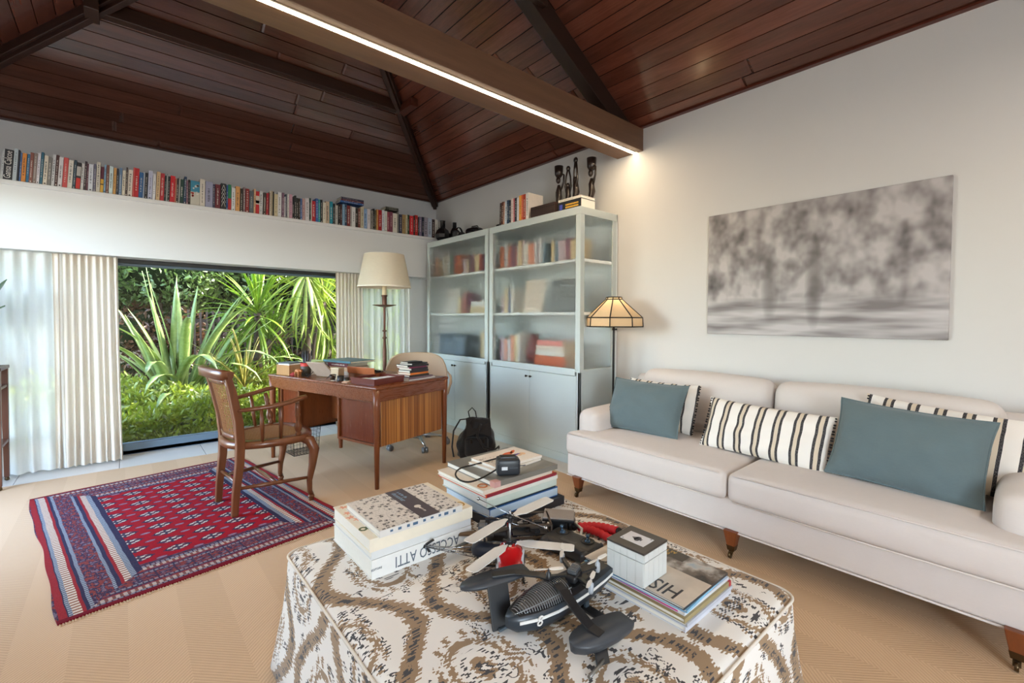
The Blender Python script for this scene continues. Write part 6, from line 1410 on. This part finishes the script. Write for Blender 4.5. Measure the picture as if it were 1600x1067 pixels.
struct('garden_wall',MB().box((-6,11.6,-.3),(10,11.8,1.9)),mat('#8a7f6c',.9,n=3,amt=.2))
# ground cover: nobody could count its leaves
gc=MB()
def gpt():
    x=G.uniform(-1.05,3.2); y=5.60+1.9*G.random()**1.1; return (x,y,(.10 if y<5.8 else .03)+G.random()**.6*(.26+.12*math.sin(x*4+y*3)+.12*(y-5.5)))
scatter(gc,gpt,15000,.085,.42,.5)
scatter(gc,lambda:(G.uniform(-1.05,3.2),G.uniform(5.57,5.95),-.03+G.random()*.13),4500,.07,.45,.6)
o=obj('ground_cover',gc,leaf_mat('ground_cover_leaves','#34500f','#a4b23c',.3)); o['kind']='stuff'; tag(o,'dense low bright green leafy ground cover below the window','plants')
# sword-leaved plants
m_flax=leaf_mat('flax_leaf','#5a7a3a','#a8b878',.35,.3); m_yuc=leaf_mat('yucca_leaf','#3c6a14','#a4c23a',.45,.3); m_yuc2=leaf_mat('yucca_leaf_pale','#5a8420','#d2d870',.5,.3)
def sword(base,az,L,w,e0,bend,mtl,par,n=10,fold=.25,side=0):
    P=Vector(base); rings=[]; el=e0
    for i in range(n+1):
        f=i/n; d=Vector((math.cos(az)*math.cos(el),math.sin(az)*math.cos(el),math.sin(el))); s=Vector((-math.sin(az),math.cos(az),0)); nr=s.cross(d)*-1
        ww=w/2*(.55+.9*f if f<.5 else 1.0)*(1-((f-.5)/.5)**2.2 if f>.5 else 1)+.0012
        rings.append([tuple(P-s*ww+nr*ww*fold),tuple(P-nr*.002),tuple(P+s*ww+nr*ww*fold),tuple(P+nr*.003)]); P=P+d*(L/n); el-=bend/n*(.3+1.4*f)
    return obj('leaf',MB().loft(rings,True),mtl,par)
fxp=thing('flax_plant','clump of broad grey-green sword leaves standing at left of window','plant',(.50,6.75,-.04))
for az,L,w,e,bn in ((2.9,1.75,.085,1.47,.05),(2.2,1.5,.08,1.38,.2),(3.4,1.3,.085,1.3,.25),(3.9,1.2,.09,1.35,.5),(-.2,1.75,.08,1.1,.4),(.1,1.55,.085,1.0,.5),(-.4,1.6,.08,1.2,.3),(.3,1.45,.075,1.28,.15),(.9,1.6,.07,1.4,.1),(1.6,1.6,.07,1.4,.15),(-.9,1.35,.10,1.15,2.3),(-1.3,1.25,.10,1.25,2.5),(-.6,1.30,.095,.95,1.7),(-1.8,1.15,.10,1.2,2.2),(-2.4,1.1,.09,1.25,1.4),(-2.9,1.2,.085,1.2,.8),(2.6,1.4,.08,1.3,.4),(-.05,1.15,.09,.62,.15),(-.75,1.1,.085,1.3,2.9),(-2.1,.95,.08,1.3,2.8),(.5,1.7,.08,1.15,.35),(3.1,1.6,.08,1.4,.12),(2.4,1.5,.07,1.25,.4),(3.3,1.7,.07,1.45,.1),(2.7,1.2,.08,1.1,.9),(-1.1,1.5,.08,1.25,1.4),(-.3,1.4,.08,.85,.9),(-1.6,1.4,.085,1.35,1.8),(-2.7,1.45,.08,1.35,1.2),(.0,1.9,.07,1.25,.3),(.6,1.5,.07,1.1,.5),(-.5,1.8,.075,1.3,.7),(-1.9,.9,.08,.9,1.9),(1.2,1.7,.06,1.45,.1)):
    sword((G.uniform(-.12,.12),G.uniform(-.10,.10),.0),az,L*(1.4 if bn>1.3 else 1.08),w*1.15,e,bn,m_flax,fxp)
obj('stalk',MB().tube([(.46,-.35,0),(.46,-.36,.3),(.47,-.34,.62)],[.03,.026,.02],8),mat('#a8ae7c',.6),fxp)
def yucca(label,loc,h,heads,nl,L,m,seed,droop,w=.042):
    q=random.Random(seed); o=thing('yucca_plant',label,'plant',loc)
    for (hx,hy_,hz) in heads:
        obj('trunk',MB().tube([(0,0,0),(hx*.4,hy_*.4,hz*.55),(hx,hy_,hz)],[.07,.055,.04],9),m_trunk,o)
        for i in range(nl):
            az=q.uniform(0,2*PI); f=i/nl; e=1.45-f*droop+q.uniform(-.15,.15); sword((hx,hy_,hz-.16*f+.05),az,L*q.uniform(.8,1.1),w,e,.25+.8*f*q.uniform(.5,1.2),m,o,6,.35)
    return o
yucca('spiky bright green yucca left of desk lamp with upright rosette of narrow leaves',(1.43,7.1,-.04),1.3,((0,0,1.36),(.25,.45,.95)),75,.86,m_yuc,5,2.5)
yucca('tall drooping yucca with long pale striped leaves at right of window',(2.05,7.0,-.04),1.9,((.0,.0,1.98),(.42,.5,1.55)),100,1.02,m_yuc2,6,3.2,.05)
yucca('small dry yucca with thin arching leaves beside the dark fence',(1.15,6.5,-.04),.5,((0,0,.42),),46,.75,leaf_mat('dry_yucca_leaf','#6a7434','#b8a860',.35),7,2.3,.03)
# dark slatted fence
fe=thing('fence','dark brown fence of thin vertical bars behind the garden plants','fence',(0,8.15,-.04))
m_fe=mat('#33231b',.7,n=20,amt=.3)
x=.55
while x<3.9:
    obj('bar',MB().cbox((x,0,.72),(.026,.02,1.36)),m_fe,fe); x+=.085+G.uniform(-.012,.012)
for z in (.25,1.22): obj('rail',MB().box((.5,.011,z),(3.95,.045,z+.05)),m_fe,fe)
